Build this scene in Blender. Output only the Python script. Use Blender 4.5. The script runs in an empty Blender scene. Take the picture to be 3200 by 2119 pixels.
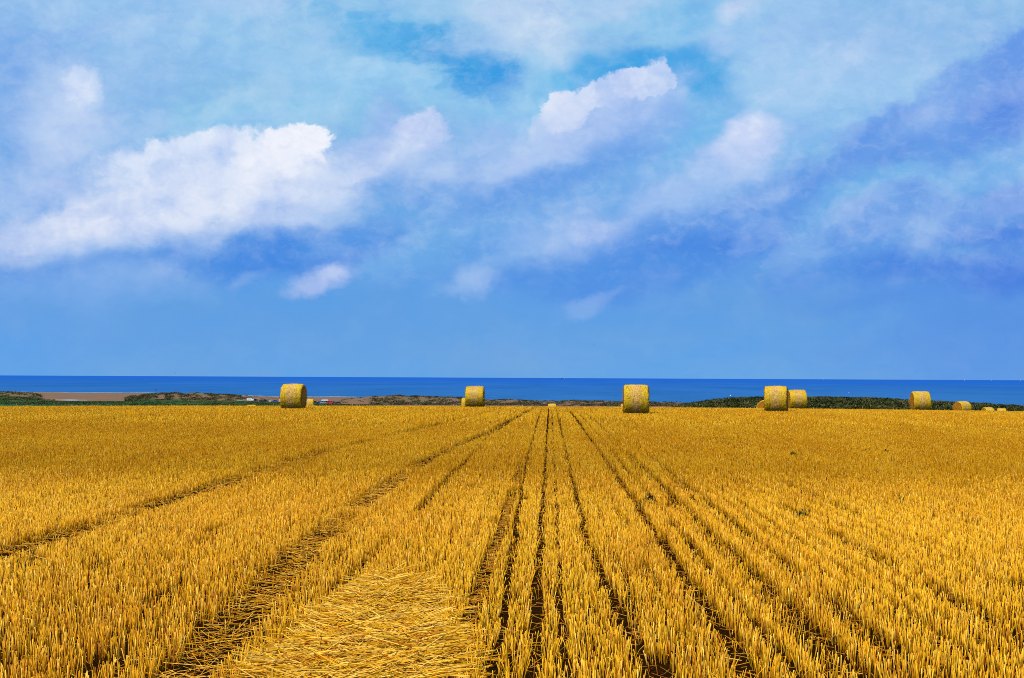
import bpy, bmesh, math, random
import numpy as np
from mathutils import Vector, Matrix

rng = np.random.default_rng(11)
random.seed(7)
SC = bpy.context.scene
COL = SC.collection
R = math.radians

# ------------------------------------------------------------------ camera
FPX = 3431.0                 # focal length in pixels of the 3200 wide photograph
YAW, PITCH, ROLL = R(2.0), R(2.01), R(0.27)
EYE = 1.75
_f = Vector((-math.sin(YAW) * math.cos(PITCH), math.cos(YAW) * math.cos(PITCH), math.sin(PITCH)))
_r0 = Vector((math.cos(YAW), math.sin(YAW), 0.0))
_u0 = _r0.cross(_f)
_r = _r0 * math.cos(ROLL) + _u0 * math.sin(ROLL)
_u = _u0 * math.cos(ROLL) - _r0 * math.sin(ROLL)
CAMPOS = Vector((0, 0, EYE))

cam_d = bpy.data.cameras.new('camera')
cam = bpy.data.objects.new('camera', cam_d)
COL.objects.link(cam)
cam_d.sensor_width = 36.0
cam_d.lens = 36.0 * FPX / 3200.0
cam_d.clip_start = 0.1
cam_d.clip_end = 120000.0
_m = Matrix((_r, _u, -_f)).transposed().to_4x4()
_m.translation = CAMPOS
cam.matrix_world = _m
SC.camera = cam


def ray(px, py):
    """direction through a point of the 3200 x 2119 photograph, unit depth"""
    return _f + _r * ((px - 1600.0) / FPX) - _u * ((py - 1059.5) / FPX)


def at(px, py, depth):
    return CAMPOS + ray(px, py) * depth


# ------------------------------------------------------------------ colour management, sampling
SC.view_settings.view_transform = 'Standard'
SC.view_settings.look = 'None'
SC.view_settings.exposure = 0.0
SC.view_settings.gamma = 1.0
SC.render.engine = 'CYCLES'
SC.cycles.max_bounces = 5
SC.cycles.diffuse_bounces = 3
SC.cycles.glossy_bounces = 2
SC.cycles.transmission_bounces = 2
SC.cycles.transparent_max_bounces = 4
SC.cycles.caustics_reflective = False
SC.cycles.caustics_refractive = False
SC.cycles.use_denoising = False
SC.cycles.filter_width = 0.95


def lin(c):
    """photo value 0-255 -> linear rgb"""
    o = []
    for v in c[:3]:
        v = v / 255.0
        o.append(v / 12.92 if v <= 0.04045 else ((v + 0.055) / 1.055) ** 2.4)
    return tuple(o)


def tag(o, label=None, cat=None, group=None, kind=None):
    if label: o['label'] = label
    if cat: o['category'] = cat
    if group: o['group'] = group
    if kind: o['kind'] = kind
    return o


def empty(name, loc=(0, 0, 0), rotz=0.0):
    o = bpy.data.objects.new(name, None)
    o.empty_display_size = 0.3
    COL.objects.link(o)
    o.location = loc
    o.rotation_euler = (0, 0, rotz)
    return o


def link_mesh(name, me, mat, parent=None):
    o = bpy.data.objects.new(name, me)
    COL.objects.link(o)
    if mat is not None:
        me.materials.append(mat)
    o.parent = parent
    return o


def np_mesh(name, verts, quads=None, tris=None, col=None, smooth=False):
    me = bpy.data.meshes.new(name)
    verts = np.asarray(verts, np.float32).reshape(-1, 3)
    nq = 0 if quads is None else len(quads)
    nt = 0 if tris is None else len(tris)
    me.vertices.add(len(verts))
    me.vertices.foreach_set('co', verts.ravel())
    idx, tot = [], []
    if nq:
        idx.append(np.asarray(quads, np.int32).ravel()); tot.append(np.full(nq, 4, np.int32))
    if nt:
        idx.append(np.asarray(tris, np.int32).ravel()); tot.append(np.full(nt, 3, np.int32))
    idx = np.concatenate(idx); tot = np.concatenate(tot)
    me.loops.add(len(idx))
    me.loops.foreach_set('vertex_index', idx)
    me.polygons.add(len(tot))
    start = np.concatenate(([0], np.cumsum(tot)[:-1])).astype(np.int32)
    me.polygons.foreach_set('loop_start', start)
    me.polygons.foreach_set('loop_total', tot)
    if smooth:
        me.polygons.foreach_set('use_smooth', np.ones(len(tot), bool))
    me.update(calc_edges=True)
    if col is not None:
        a = me.color_attributes.new('Col', 'FLOAT_COLOR', 'POINT')
        c = np.ones((len(verts), 4), np.float32); c[:, :3] = np.asarray(col, np.float32).reshape(-1, 3)
        a.data.foreach_set('color', c.ravel())
    return me


def copy_tree(o, parent=None):
    c = o.copy()
    COL.objects.link(c)
    c.parent = parent
    for ch in list(o.children):
        copy_tree(ch, c)
    return c


class NT:
    """small helper for node trees"""
    def __init__(self, tree, dims='3D'):
        self.t = tree
        self.dims = dims
        self.n = tree.nodes
        self.l = tree.links

    def new(self, typ, **kw):
        n = self.n.new(typ)
        for k, v in kw.items():
            setattr(n, k, v)
        return n

    def put(self, node, i, v):
        s = node.inputs[i]
        if hasattr(v, 'is_linked') or hasattr(v, 'links'):
            self.l.new(v, s)
        else:
            s.default_value = v

    def math(self, op, a, b=0.0, clamp=False):
        n = self.new('ShaderNodeMath', operation=op, use_clamp=clamp)
        self.put(n, 0, a); self.put(n, 1, b)
        return n.outputs[0]

    def vmath(self, op, a, b=None, scale=None):
        n = self.new('ShaderNodeVectorMath', operation=op)
        self.put(n, 0, a)
        if b is not None: self.put(n, 1, b)
        if scale is not None: self.put(n, 3, scale)
        return n.outputs[1] if op in ('LENGTH', 'DOT_PRODUCT', 'DISTANCE') else n.outputs[0]

    def mapr(self, v, a, b, c=0.0, d=1.0, smooth=True):
        n = self.new('ShaderNodeMapRange', interpolation_type='SMOOTHSTEP' if smooth else 'LINEAR')
        for i, x in enumerate((v, a, b, c, d)):
            self.put(n, i, x)
        return n.outputs[0]

    def mix(self, fac, a, b, blend='MIX'):
        n = self.new('ShaderNodeMix', data_type='RGBA', blend_type=blend, clamp_factor=True)
        self.put(n, 0, fac)
        for i, x in ((6, a), (7, b)):
            if isinstance(x, (tuple, list)) and len(x) == 3: x = tuple(x) + (1.0,)
            self.put(n, i, x)
        return n.outputs[2]

    def noise(self, vec, scale, detail=4.0, rough=0.55, out=0, dist=0.0, lac=2.0):
        n = self.new('ShaderNodeTexNoise', noise_dimensions=self.dims)
        self.l.new(vec, n.inputs['Vector'])
        n.inputs['Scale'].default_value = scale
        n.inputs['Detail'].default_value = detail
        n.inputs['Roughness'].default_value = rough
        n.inputs['Lacunarity'].default_value = lac
        n.inputs['Distortion'].default_value = dist
        return n.outputs[out]

    def mapping(self, vec, loc=(0, 0, 0), rot=(0, 0, 0), scale=(1, 1, 1), typ='POINT'):
        n = self.new('ShaderNodeMapping', vector_type=typ)
        self.l.new(vec, n.inputs[0])
        n.inputs[1].default_value = loc
        n.inputs[2].default_value = rot
        n.inputs[3].default_value = scale
        return n.outputs[0]

    def sep(self, vec):
        n = self.new('ShaderNodeSeparateXYZ'); self.l.new(vec, n.inputs[0])
        return n.outputs

    def comb(self, x, y, z=0.0):
        n = self.new('ShaderNodeCombineXYZ')
        self.put(n, 0, x); self.put(n, 1, y); self.put(n, 2, z)
        return n.outputs[0]

# ------------------------------------------------------------------ sun and sky
SUN_EL, SUN_AZ = R(55.0), R(-140.0)          # azimuth from +Y (the view) towards +X: behind, to the left
sd = bpy.data.lights.new('sun', 'SUN')
sd.energy = 4.8
sd.angle = R(0.53)
sd.color = (1.0, 0.93, 0.80)
sun = bpy.data.objects.new('sun', sd)
COL.objects.link(sun)
_sv = Vector((math.sin(SUN_AZ) * math.cos(SUN_EL), math.cos(SUN_AZ) * math.cos(SUN_EL), math.sin(SUN_EL)))
sun.rotation_euler = _sv.to_track_quat('Z', 'Y').to_euler()

world = bpy.data.worlds.new('World')
SC.world = world
world.use_nodes = True
wt = NT(world.node_tree, '2D')
wt.n.clear()
STR = 0.1                                     # background strength; cloud radiance below is divided by it

tc = wt.new('ShaderNodeTexCoord').outputs['Generated']
dx, dy, dz = wt.sep(tc)
yy = wt.math('MAXIMUM', wt.math('ABSOLUTE', dy), 0.14)
U = wt.math('DIVIDE', dx, yy)
V = wt.math('MAXIMUM', wt.math('DIVIDE', dz, yy), -0.02)
P = wt.comb(U, V)                             # the dome of cloud seen as a plane in front; world directions only

nis = wt.new('ShaderNodeTexSky', sky_type='NISHITA')
nis.sun_disc = False
nis.sun_elevation = SUN_EL
nis.sun_rotation = SUN_AZ
nis.ozone_density = 3.0
nis.air_density = 1.0
nis.dust_density = 0.4
hs = wt.new('ShaderNodeHueSaturation')
hs.inputs['Saturation'].default_value = 1.25
hs.inputs['Value'].default_value = 0.8
wt.l.new(nis.outputs[0], hs.inputs['Color'])


def skyc(c, k=1.0):
    return tuple(v / STR * k for v in lin(c))


def warp(vec, layers):
    out = vec
    for (scale, amp, detail, rough, stretch, rot) in layers:
        src = wt.mapping(vec, (0, 0, 0), (0, 0, rot), stretch) if stretch != (1, 1, 1) or rot else vec
        n = wt.noise(src, scale, detail, rough, out=1)
        out = wt.vmath('ADD', out, wt.vmath('SCALE', wt.vmath('SUBTRACT', n, (0.5, 0.5, 0.5)), scale=amp))
    s = wt.sep(out)
    return wt.comb(s[0], s[1])


PX = 1.0 / FPX
W_SOFT = warp(P, [(9.0, 170 * PX, 6.0, 0.56, (1, 1.5, 1), R(-12))])
W_CRISP = warp(P, [(20.0, 64 * PX, 6.0, 0.58, (1, 1, 1), 0), (64.0, 44 * PX, 5.0, 0.62, (1, 1, 1), 0)])
W_STREAK = warp(P, [(11.0, 210 * PX, 7.0, 0.6, (0.6, 1.9, 1), R(-16))])
W_ROW = warp(P, [(13.0, 80 * PX, 5.0, 0.58, (1, 1.3, 1), R(-14)), (50.0, 46 * PX, 5.0, 0.62, (1, 1.2, 1), 0)])
WARPS = {'u': W_SOFT, 's': W_SOFT, 'c': W_CRISP, 'k': W_STREAK, 'r': W_ROW}


def uv(px, py):
    d = ray(px, py)
    return d.x / d.y, d.y and d.z / d.y


def puff(col, px, py, rx, ry, rot=0.0, soft=0.6, op=1.0, warpk='s', color=None):
    """one bank of cloud: an ellipse with a ragged edge, laid over what is there"""
    u, v = uv(px, py)
    w = wt.new('ShaderNodeVectorMath', operation='MULTIPLY_ADD')   # takes the colour so far along, so that the banks are worked out one after the other
    wt.put(w, 0, col); wt.put(w, 1, (1e-9, 1e-9, 0.0)); wt.put(w, 2, WARPS[warpk])
    m = wt.mapping(w.outputs[0], (u, v, 0), (0, 0, R(rot)), (rx * PX, ry * PX, 1), 'TEXTURE')
    ln = wt.vmath('LENGTH', m)
    am, nz = FRAY[warpk]
    if warpk == 'c': soft *= 0.6
    fr = wt.new('ShaderNodeMath', operation='MULTIPLY_ADD')       # fray the edge
    wt.put(fr, 0, nz); wt.put(fr, 1, am); wt.put(fr, 2, ln)
    f = wt.mapr(fr.outputs[0], 1.0 + soft + am * 0.5, max(0.0, 1.0 - soft) + am * 0.5, 0.0, op)
    return wt.mix(f, col, skyc(color)), f


# veil of high thin cloud by elevation
vr = wt.new('ShaderNodeValToRGB')
vr.color_ramp.interpolation = 'B_SPLINE'
els = vr.color_ramp.elements
stops = [(1185, (96, 165, 232)), (1120, (93, 162, 231)), (1020, (90, 158, 229)), (900, (88, 155, 227)),
         (760, (92, 159, 229)), (640, (104, 171, 232)), (520, (122, 189, 236)), (400, (139, 199, 238)),
         (250, (147, 202, 239)), (60, (151, 203, 240)), (-150, (152, 203, 240))]
vmax = uv(1600, -300)[1]
while len(els) < len(stops): els.new(0.5)
for e, (py, c) in zip(els, stops):
    e.position = min(1.0, max(0.0, (uv(1600, py)[1] + 0.0) / vmax))
    e.color = lin(c) + (1.0,)
wt.l.new(wt.math('DIVIDE', V, vmax), vr.inputs[0])
veil = wt.vmath('SCALE', vr.outputs[0], scale=1.0 / STR)
vn = wt.noise(wt.mapping(W_SOFT, (0, 0, 0), (0, 0, R(-10)), (0.5, 1.4, 1)), 9.0, 6.0, 0.55)
C = wt.mix(wt.mapr(vn, 0.2, 0.75, 1.0, 0.86), hs.outputs[0], veil)

PUFFS = [
    # px, py, rx, ry, rot, soft, opacity, warp, colour
    # --- top: clear gaps and veil
    (2600, 240, 460, 150, 6, .85, .85, 's', (163, 202, 240)),
    (2680, 120, 300, 90, 0, .9, .6, 's', (160, 197, 238)),
    (2900, 60, 400, 120, 0, .9, .7, 's', (140, 186, 234)),
    (420, 60, 420, 130, 0, .9, .6, 's', (153, 198, 238)),
    (740, 20, 160, 46, 0, .9, .7, 's', (170, 203, 240)),
    (900, 330, 300, 60, 4, .9, .6, 's', (152, 205, 238)),
    (1000, 180, 260, 60, -8, .9, .5, 's', (156, 206, 240)),
    (1180, 70, 240, 56, -12, .85, .8, 'k', (104, 184, 232)),
    (1330, 150, 260, 60, -24, .75, .9, 'k', (92, 176, 231)),
    (1430, 185, 190, 66, -30, .6, 1, 'k', (62, 160, 225)),
    (1570, 250, 130, 62, -25, .7, 1, 'r', (56, 157, 226)),
    (1750, 310, 200, 80, 22, .8, .85, 'u', (100, 188, 234)),
    (2040, 205, 250, 58, 5, .55, 1, 'u', (62, 164, 228)),
    (2200, 245, 120, 80, -25, .6, .95, 'u', (64, 165, 228)),
    (2120, 60, 130, 45, 10, .9, .6, 's', (108, 184, 233)),
    (2150, 470, 180, 120, 40, .8, .75, 's', (106, 184, 234)),
    (1640, 60, 150, 105, -10, .8, .85, 'r', (192, 215, 241)),
    (1700, 140, 80, 60, -30, .8, .8, 'r', (186, 213, 240)),
    (1640, 280, 40, 95, -25, .9, .65, 'r', (160, 208, 239)),
    (1930, 10, 110, 30, 10, .9, .6, 's', (184, 208, 240)),
    (2310, 18, 60, 34, 25, .7, .8, 'r', (196, 214, 242)),
    (1480, 140, 70, 46, 0, .9, .75, 's', (132, 184, 232)),
    (2270, 150, 55, 40, 0, .8, .7, 's', (168, 202, 240)),
    (130, 20, 150, 40, 0, .9, .5, 's', (170, 202, 238)),
    # --- left bank
    (180, 260, 330, 300, 10, .7, .85, 's', (141, 187, 235)),
    (0, 330, 150, 260, 0, .8, .8, 's', (128, 174, 233)),
    (450, 300, 110, 170, -10, .55, .7, 's', (143, 189, 235)),
    (60, 480, 140, 90, 0, .9, .7, 's', (114, 164, 230)),
    (330, 530, 150, 50, 12, .8, .8, 's', (112, 167, 230)),
    (200, 410, 120, 150, -14, .85, 1, 's', (176, 201, 240)),
    (200, 340, 90, 150, -14, .8, .8, 'r', (184, 207, 242)),
    (245, 275, 62, 66, 10, .75, .95, 'c', (206, 222, 247)),
    (240, 250, 34, 40, 10, .6, .8, 'c', (216, 229, 249)),
    # --- mid sky, behind the big clouds
    (1400, 640, 640, 150, 2, .9, .95, 's', (108, 167, 230)),
    (1500, 800, 800, 120, 0, .9, .7, 's', (104, 167, 230)),
    (2100, 640, 460, 140, 14, .9, .9, 's', (114, 170, 232)),
    (2250, 750, 560, 130, 8, .9, .95, 'u', (90, 151, 228)),
    (2150, 770, 560, 90, 7, .9, .6, 'u', (86, 145, 229)),
    (1000, 1010, 1100, 110, 0, .9, .35, 'u', (88, 157, 229)),
    (1250, 740, 240, 70, 4, .9, .6, 's', (118, 177, 232)),
    (1450, 700, 70, 30, 40, .9, .5, 'r', (142, 188, 237)),
    # --- clouds left of centre
    (1330, 500, 330, 100, 4, .8, .9, 's', (152, 191, 237)),
    (1190, 365, 58, 60, 0, .7, .8, 'r', (166, 196, 238)),
    (1325, 405, 80, 54, 4, .4, 1, 'c', (203, 217, 246)),
    (1250, 460, 130, 56, 8, .6, .95, 'r', (198, 214, 245)),
    (1200, 470, 100, 80, 20, .7, .9, 'r', (188, 209, 243)),
    (1190, 510, 130, 66, 10, .8, .9, 's', (180, 203, 241)),
    (1560, 430, 90, 46, 0, .8, .7, 'r', (156, 190, 239)),
    (1450, 520, 190, 60, 5, .85, .7, 's', (162, 193, 239)),
    (1230, 600, 260, 38, 3, .9, .85, 's', (104, 162, 230)),
    (1560, 600, 240, 40, 6, .9, .7, 's', (108, 164, 230)),
    # --- big white cumulus on the left
    (110, 560, 300, 60, 4, .9, .7, 's', (152, 188, 236)),
    (430, 535, 180, 84, 8, .5, .85, 'c', (184, 207, 242)),
    (580, 500, 240, 80, 8, .4, 1, 'c', (210, 224, 247)),
    (700, 520, 260, 110, 6, .4, 1, 'c', (224, 233, 250)),
    (900, 480, 130, 88, 10, .28, 1, 'c', (237, 241, 252)),
    (940, 460, 92, 74, 15, .24, 1, 'c', (241, 244, 253)),
    (1000, 600, 120, 66, 10, .8, .85, 'r', (184, 207, 242)),
    (760, 615, 340, 104, 6, .5, 1, 'r', (230, 236, 250)),
    (470, 660, 310, 92, 12, .5, 1, 'r', (220, 229, 248)),
    (60, 740, 150, 110, 5, .7, .85, 'r', (192, 209, 243)),
    (240, 690, 120, 74, 20, .55, .95, 'r', (224, 231, 248)),
    (560, 760, 420, 60, 7, .9, .85, 's', (196, 212, 243)),
    (170, 620, 120, 40, 6, .8, .7, 's', (166, 192, 239)),
    (960, 660, 160, 55, 10, .8, .85, 's', (186, 208, 242)),
    (420, 795, 330, 36, 5, .9, .8, 's', (150, 188, 237)),
    # --- its blue underside
    (800, 770, 330, 44, 8, .9, .8, 's', (116, 170, 232)),
    (640, 815, 430, 54, 5, .75, 1, 'u', (80, 146, 226)),
    (930, 790, 290, 64, 12, .7, 1, 'u', (70, 138, 225)),
    (1060, 740, 110, 40, 15, .8, .7, 'u', (92, 156, 229)),
    (190, 862, 330, 44, 3, .8, .95, 'u', (94, 151, 227)),
    # --- towering bank in the centre
    (1900, 400, 270, 120, 26, .6, .95, 's', (150, 188, 238)),
    (1990, 350, 150, 100, 30, .5, .9, 'r', (158, 190, 240)),
    (1730, 410, 80, 56, 30, .35, .95, 'c', (188, 208, 243)),
    (1760, 350, 74, 66, 34, .25, 1, 'c', (207, 220, 246)),
    (1855, 300, 56, 54, 20, .2, 1, 'c', (205, 219, 246)),
    (1925, 292, 74, 60, 20, .22, 1, 'c', (190, 209, 244)),
    (1985, 262, 58, 54, 20, .2, 1, 'c', (202, 217, 246)),
    (2062, 245, 44, 66, 0, .22, 1, 'c', (192, 211, 244)),
    (1990, 350, 150, 46, 26, .8, .9, 's', (166, 195, 241)),
    (1840, 400, 140, 46, 28, .8, .8, 's', (172, 198, 242)),
    (1680, 480, 150, 54, 22, .8, .85, 's', (178, 202, 242)),
    (2080, 350, 60, 90, 5, .7, .7, 's', (142, 184, 237)),
    (1920, 480, 270, 56, 24, .85, .8, 's', (124, 174, 234)),
    (1740, 570, 270, 40, 18, .85, .9, 's', (102, 158, 230)),
    (1900, 590, 180, 60, 20, .9, .5, 's', (120, 180, 233)),
    # --- right of centre
    (2200, 550, 280, 84, 25, .85, .8, 's', (146, 187, 238)),
    (2340, 445, 95, 62, 20, .6, 1, 'r', (212, 223, 248)),
    (2290, 480, 110, 56, 28, .8, .85, 's', (198, 214, 246)),
    (2150, 585, 180, 46, 25, .9, .7, 's', (158, 191, 240)),
    (2500, 560, 170, 54, 22, .75, .9, 'u', (98, 154, 229)),
    (2500, 640, 260, 60, 16, .85, .8, 'u', (92, 150, 228)),
    (2410, 615, 60, 30, 20, .8, .6, 'r', (150, 190, 238)),
    (1740, 740, 160, 64, 12, .85, .8, 's', (150, 188, 238)),
    (1830, 690, 60, 46, -40, .8, .75, 'r', (174, 200, 241)),
    (1900, 730, 75, 34, 5, .7, .85, 'r', (178, 200, 241)),
    (1600, 830, 140, 30, 10, .85, .65, 's', (144, 188, 236)),
    (1780, 800, 120, 28, 10, .85, .6, 's', (138, 178, 235)),
    (2150, 720, 300, 56, 12, .9, .85, 'u', (92, 151, 228)),
    (2180, 810, 400, 60, 9, .75, 1, 'u', (72, 136, 225)),
    (1850, 855, 380, 42, 3, .85, .9, 'u', (84, 148, 227)),
    # --- dark bank on the right
    (2760, 420, 170, 60, 22, .5, .9, 'r', (112, 160, 232)),
    (2900, 390, 290, 90, 28, .5, 1, 'r', (102, 154, 230)),
    (3080, 300, 200, 120, 42, .35, 1, 'r', (106, 157, 231)),
    (3190, 180, 110, 80, 40, .3, 1, 'c', (106, 155, 230)),
    (2880, 470, 210, 50, -4, .7, .9, 'u', (94, 150, 228)),
    (3170, 380, 120, 80, 35, .8, .9, 'u', (84, 136, 226)),
    (2900, 330, 150, 46, 35, .85, .6, 's', (130, 175, 235)),
    (3050, 540, 300, 60, 16, .8, .85, 's', (122, 178, 234)),
    (2720, 590, 170, 52, 30, .8, .75, 's', (120, 186, 233)),
    (2900, 690, 340, 80, 12, .8, .85, 'u', (100, 153, 230)),
    (2850, 600, 60, 34, 0, .6, .85, 'r', (104, 156, 229)),
    (2700, 625, 110, 32, 25, .7, .75, 'r', (140, 177, 235)),
    (3170, 610, 130, 44, 12, .8, .85, 's', (126, 164, 232)),
    (2860, 720, 80, 40, 40, .8, .55, 's', (126, 178, 234)),
    (3150, 720, 170, 40, 6, .85, .85, 'u', (76, 130, 224)),
    (2950, 835, 340, 38, 5, .8, .95, 'u', (74, 134, 225)),
    (3180, 860, 180, 46, 4, .8, .95, 'u', (64, 118, 222)),
    (3080, 790, 160, 26, 14, .85, .65, 'u', (98, 144, 228)),
    (2560, 740, 60, 150, -35, .9, .6, 's', (108, 172, 231)),
    (2470, 890, 90, 40, 15, .9, .5, 'u', (84, 142, 227)),
    (2750, 930, 220, 30, 4, .9, .5, 'u', (84, 142, 227)),
    (3150, 1030, 420, 190, 8, .9, .7, 'u', (86, 143, 226)),
    # --- small low clouds
    (985, 885, 95, 26, 15, .75, .9, 'r', (166, 189, 238)),
    (1035, 865, 46, 24, 15, .9, .85, 'c', (171, 193, 239)),
    (1480, 870, 50, 44, 10, .9, .7, 'r', (160, 192, 238)),
    (1430, 900, 60, 22, 10, .9, .6, 'r', (144, 185, 235)),
    (1830, 958, 60, 28, 12, .6, .6, 'r', (138, 177, 234)),
    (1890, 925, 60, 14, 15, .8, .45, 'r', (130, 171, 233)),
    (280, 900, 330, 60, 3, .85, .7, 's', (126, 173, 233)),
    (430, 860, 170, 40, 0, .85, .6, 's', (138, 180, 234)),
    (100, 980, 330, 120, 0, .9, .5, 's', (104, 162, 230)),
    (760, 870, 60, 18, 10, .9, .5, 's', (138, 178, 234)),
]
n_soft = wt.noise(wt.mapping(W_SOFT, (0, 0, 0), (0, 0, R(-16)), (0.8, 1.5, 1)), 13.0, 8.0, 0.62)
n_crisp = wt.noise(W_CRISP, 42.0, 6.0, 0.6)
n_streak = wt.noise(W_STREAK, 22.0, 7.0, 0.66)
FRAY = {'s': (1.9, n_soft), 'r': (1.5, n_soft), 'u': (0.8, n_soft), 'c': (1.05, n_crisp), 'k': (1.9, n_streak)}
# billowing relief for the white clouds: lit from the upper left
n1 = wt.noise(W_ROW, 15.0, 5.0, 0.55)
n2 = wt.noise(wt.vmath('ADD', W_ROW, (-0.010, 0.016, 0.0)), 15.0, 5.0, 0.55)
REL = wt.math('SUBTRACT', n1, n2)
un = wt.noise(W_STREAK, 11.0, 7.0, 0.62)
calm = wt.mapr(V, uv(1600, 960)[1], uv(1600, 700)[1], 0.12, 1.0)      # the low sky is even
UP = wt.math('MULTIPLY', wt.mapr(un, 0.50, 0.74, 0.0, 0.30), calm)
DOWN = wt.math('MULTIPLY', wt.mapr(un, 0.50, 0.24, 0.0, 0.26), calm)
white = None
for (px, py, rx, ry, rot, soft, op, wk, c) in PUFFS:
    C, f = puff(C, px, py, rx, ry, rot, soft, op, wk, c)
    if min(c) > 170 and wk in 'cr':
        white = f if white is None else wt.math('MAXIMUM', white, f)

rel = wt.math('MULTIPLY', REL, wt.math('MAXIMUM', white, wt.math('MULTIPLY', calm, 0.4)))
C = wt.mix(wt.math('MULTIPLY', rel, 1.7, clamp=True), C, skyc((138, 178, 237)))
C = wt.mix(wt.math('MULTIPLY', rel, -1.5, clamp=True), C, skyc((250, 251, 255)))
# faint unevenness over all of it
C = wt.mix(UP, C, skyc((180, 208, 243)))
C = wt.mix(DOWN, C, skyc((84, 148, 229)))
# small ripples and threads in the cloud sheet
fine = wt.noise(wt.mapping(W_CRISP, (0, 0, 0), (0, 0, R(-18)), (0.7, 1.5, 1)), 60.0, 5.0, 0.65)
fine = wt.math('MULTIPLY', wt.math('SUBTRACT', fine, 0.5), calm)
C = wt.mix(wt.math('MULTIPLY', fine, 0.55, clamp=True), C, skyc((206, 224, 248)))
C = wt.mix(wt.math('MULTIPLY', fine, -0.45, clamp=True), C, skyc((80, 142, 228)))

bg = wt.new('ShaderNodeBackground')
bg.inputs['Strength'].default_value = STR
wt.l.new(C, bg.inputs['Color'])
wo = wt.new('ShaderNodeOutputWorld')
wt.l.new(bg.outputs[0], wo.inputs['Surface'])
world.cycles.sampling_method = 'MANUAL'
world.cycles.sample_map_resolution = 512

# ------------------------------------------------------------------ materials
def mat(name):
    m = bpy.data.materials.new(name)
    m.use_nodes = True
    t = NT(m.node_tree)
    b = m.node_tree.nodes['Principled BSDF']
    return m, t, b


def attr(t, name='Col'):
    n = t.new('ShaderNodeAttribute'); n.attribute_name = name
    return n.outputs['Color']


def simple(name, col, rough=0.6, spec=0.3, metal=0.0, var=0.12, scale=6.0):
    m, t, b = mat(name)
    tcn = t.new('ShaderNodeTexCoord').outputs['Object']
    n = t.noise(tcn, scale, 4.0)
    dark = tuple(c * (1 - var) for c in col); lite = tuple(min(1, c * (1 + var)) for c in col)
    t.l.new(t.mix(n, dark, lite), b.inputs['Base Color'])
    b.inputs['Roughness'].default_value = rough
    b.inputs['Specular IOR Level'].default_value = spec
    b.inputs['Metallic'].default_value = metal
    return m


def straw_mat(name, rough=0.5, spec=0.25):
    m, t, b = mat(name)
    t.l.new(attr(t), b.inputs['Base Color'])
    b.inputs['Roughness'].default_value = rough
    b.inputs['Specular IOR Level'].default_value = spec
    return m


def vnoise(x, y, seed, scale_x, scale_y, octaves=3):
    """smooth value noise 0..1"""
    g = np.random.default_rng(seed)
    out = np.zeros_like(x, dtype=np.float64); amp = 1.0; tot = 0.0
    for _ in range(octaves):
        tab = g.random((256, 256))
        fx = x / scale_x; fy = y / scale_y
        ix = np.floor(fx).astype(int); iy = np.floor(fy).astype(int)
        tx = fx - ix; ty = fy - iy
        tx = tx * tx * (3 - 2 * tx); ty = ty * ty * (3 - 2 * ty)
        a = tab[ix & 255, iy & 255]; b_ = tab[(ix + 1) & 255, iy & 255]
        c = tab[ix & 255, (iy + 1) & 255]; d = tab[(ix + 1) & 255, (iy + 1) & 255]
        out += amp * ((a * (1 - tx) + b_ * tx) * (1 - ty) + (c * (1 - tx) + d * tx) * ty)
        tot += amp; amp *= 0.5; scale_x *= 0.5; scale_y *= 0.5
    return out / tot


# ------------------------------------------------------------------ field ground
_fy = np.array([-60, 0, 45, 60, 73, 80, 88, 100, 113, 130, 150, 165, 200, 232], float)
_fh = np.array([1.75, 1.75, 1.75, 1.84, 2.05, 2.22, 2.46, 3.05, 3.72, 4.5, 5.35, 5.9, 7.1, 8.2], float)
_sy = np.arange(-60, 233, 0.5)
_sz = np.interp(_sy, _fy, EYE - _fh)
_k = np.hanning(17); _k /= _k.sum()
_sz = np.convolve(np.pad(_sz, 8, mode='edge'), _k, mode='valid')


def zf(x, y):
    """height of the field"""
    x_ = np.asarray(x, float)
    return np.interp(y, _sy, _sz) - 0.00013 * x_ * x_ * np.clip((np.asarray(y, float) - 15) / 45, 0, 1) + 0.02 * (vnoise(np.asarray(x, float), np.asarray(y, float), 5, 9.0, 14.0, 2) - 0.5)


def grid_mesh(name, X, Y, Z, col=None):
    ny, nx = X.shape
    v = np.stack([X, Y, Z], -1).reshape(-1, 3)
    i = np.arange(ny * nx).reshape(ny, nx)
    q = np.stack([i[:-1, :-1], i[:-1, 1:], i[1:, 1:], i[1:, :-1]], -1).reshape(-1, 4)
    return np_mesh(name, v, quads=q, col=col, smooth=True)


gy = np.concatenate([np.arange(-20, 40, 0.5), np.arange(40, 232.5, 2.0)])
gx = np.concatenate([np.arange(-170, -20, 5.0), np.arange(-20, 20, 0.5), np.arange(20, 171, 5.0)])
GX, GY = np.meshgrid(gx, gy)
GZ = zf(GX, GY)
near = np.clip(1 - np.abs(GX) / 18, 0, 1) * np.clip((34 - GY) / 10, 0, 1)
GZ += near * 0.035 * (vnoise(GX, GY, 9, 1.1, 2.5, 2) - 0.5)
m_soil, t, b = mat('soil')
tcn = t.new('ShaderNodeNewGeometry').outputs['Position']
n = t.noise(t.mapping(tcn, scale=(1.6, 0.6, 1)), 9.0, 8.0, 0.7)
n2 = t.noise(tcn, 60.0, 5.0, 0.7)
c = t.mix(n, (0.007, 0.0026, 0.0007), (0.034, 0.013, 0.003))
c = t.mix(t.mapr(n2, 0.54, 0.70, 0.0, 0.7), c, (0.19, 0.082, 0.009))
t.l.new(c, b.inputs['Base Color'])
b.inputs['Roughness'].default_value = 1.0
b.inputs['Specular IOR Level'].default_value = 0.0
bp = t.new('ShaderNodeBump'); bp.inputs['Strength'].default_value = 0.9; bp.inputs['Distance'].default_value = 0.03
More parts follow.
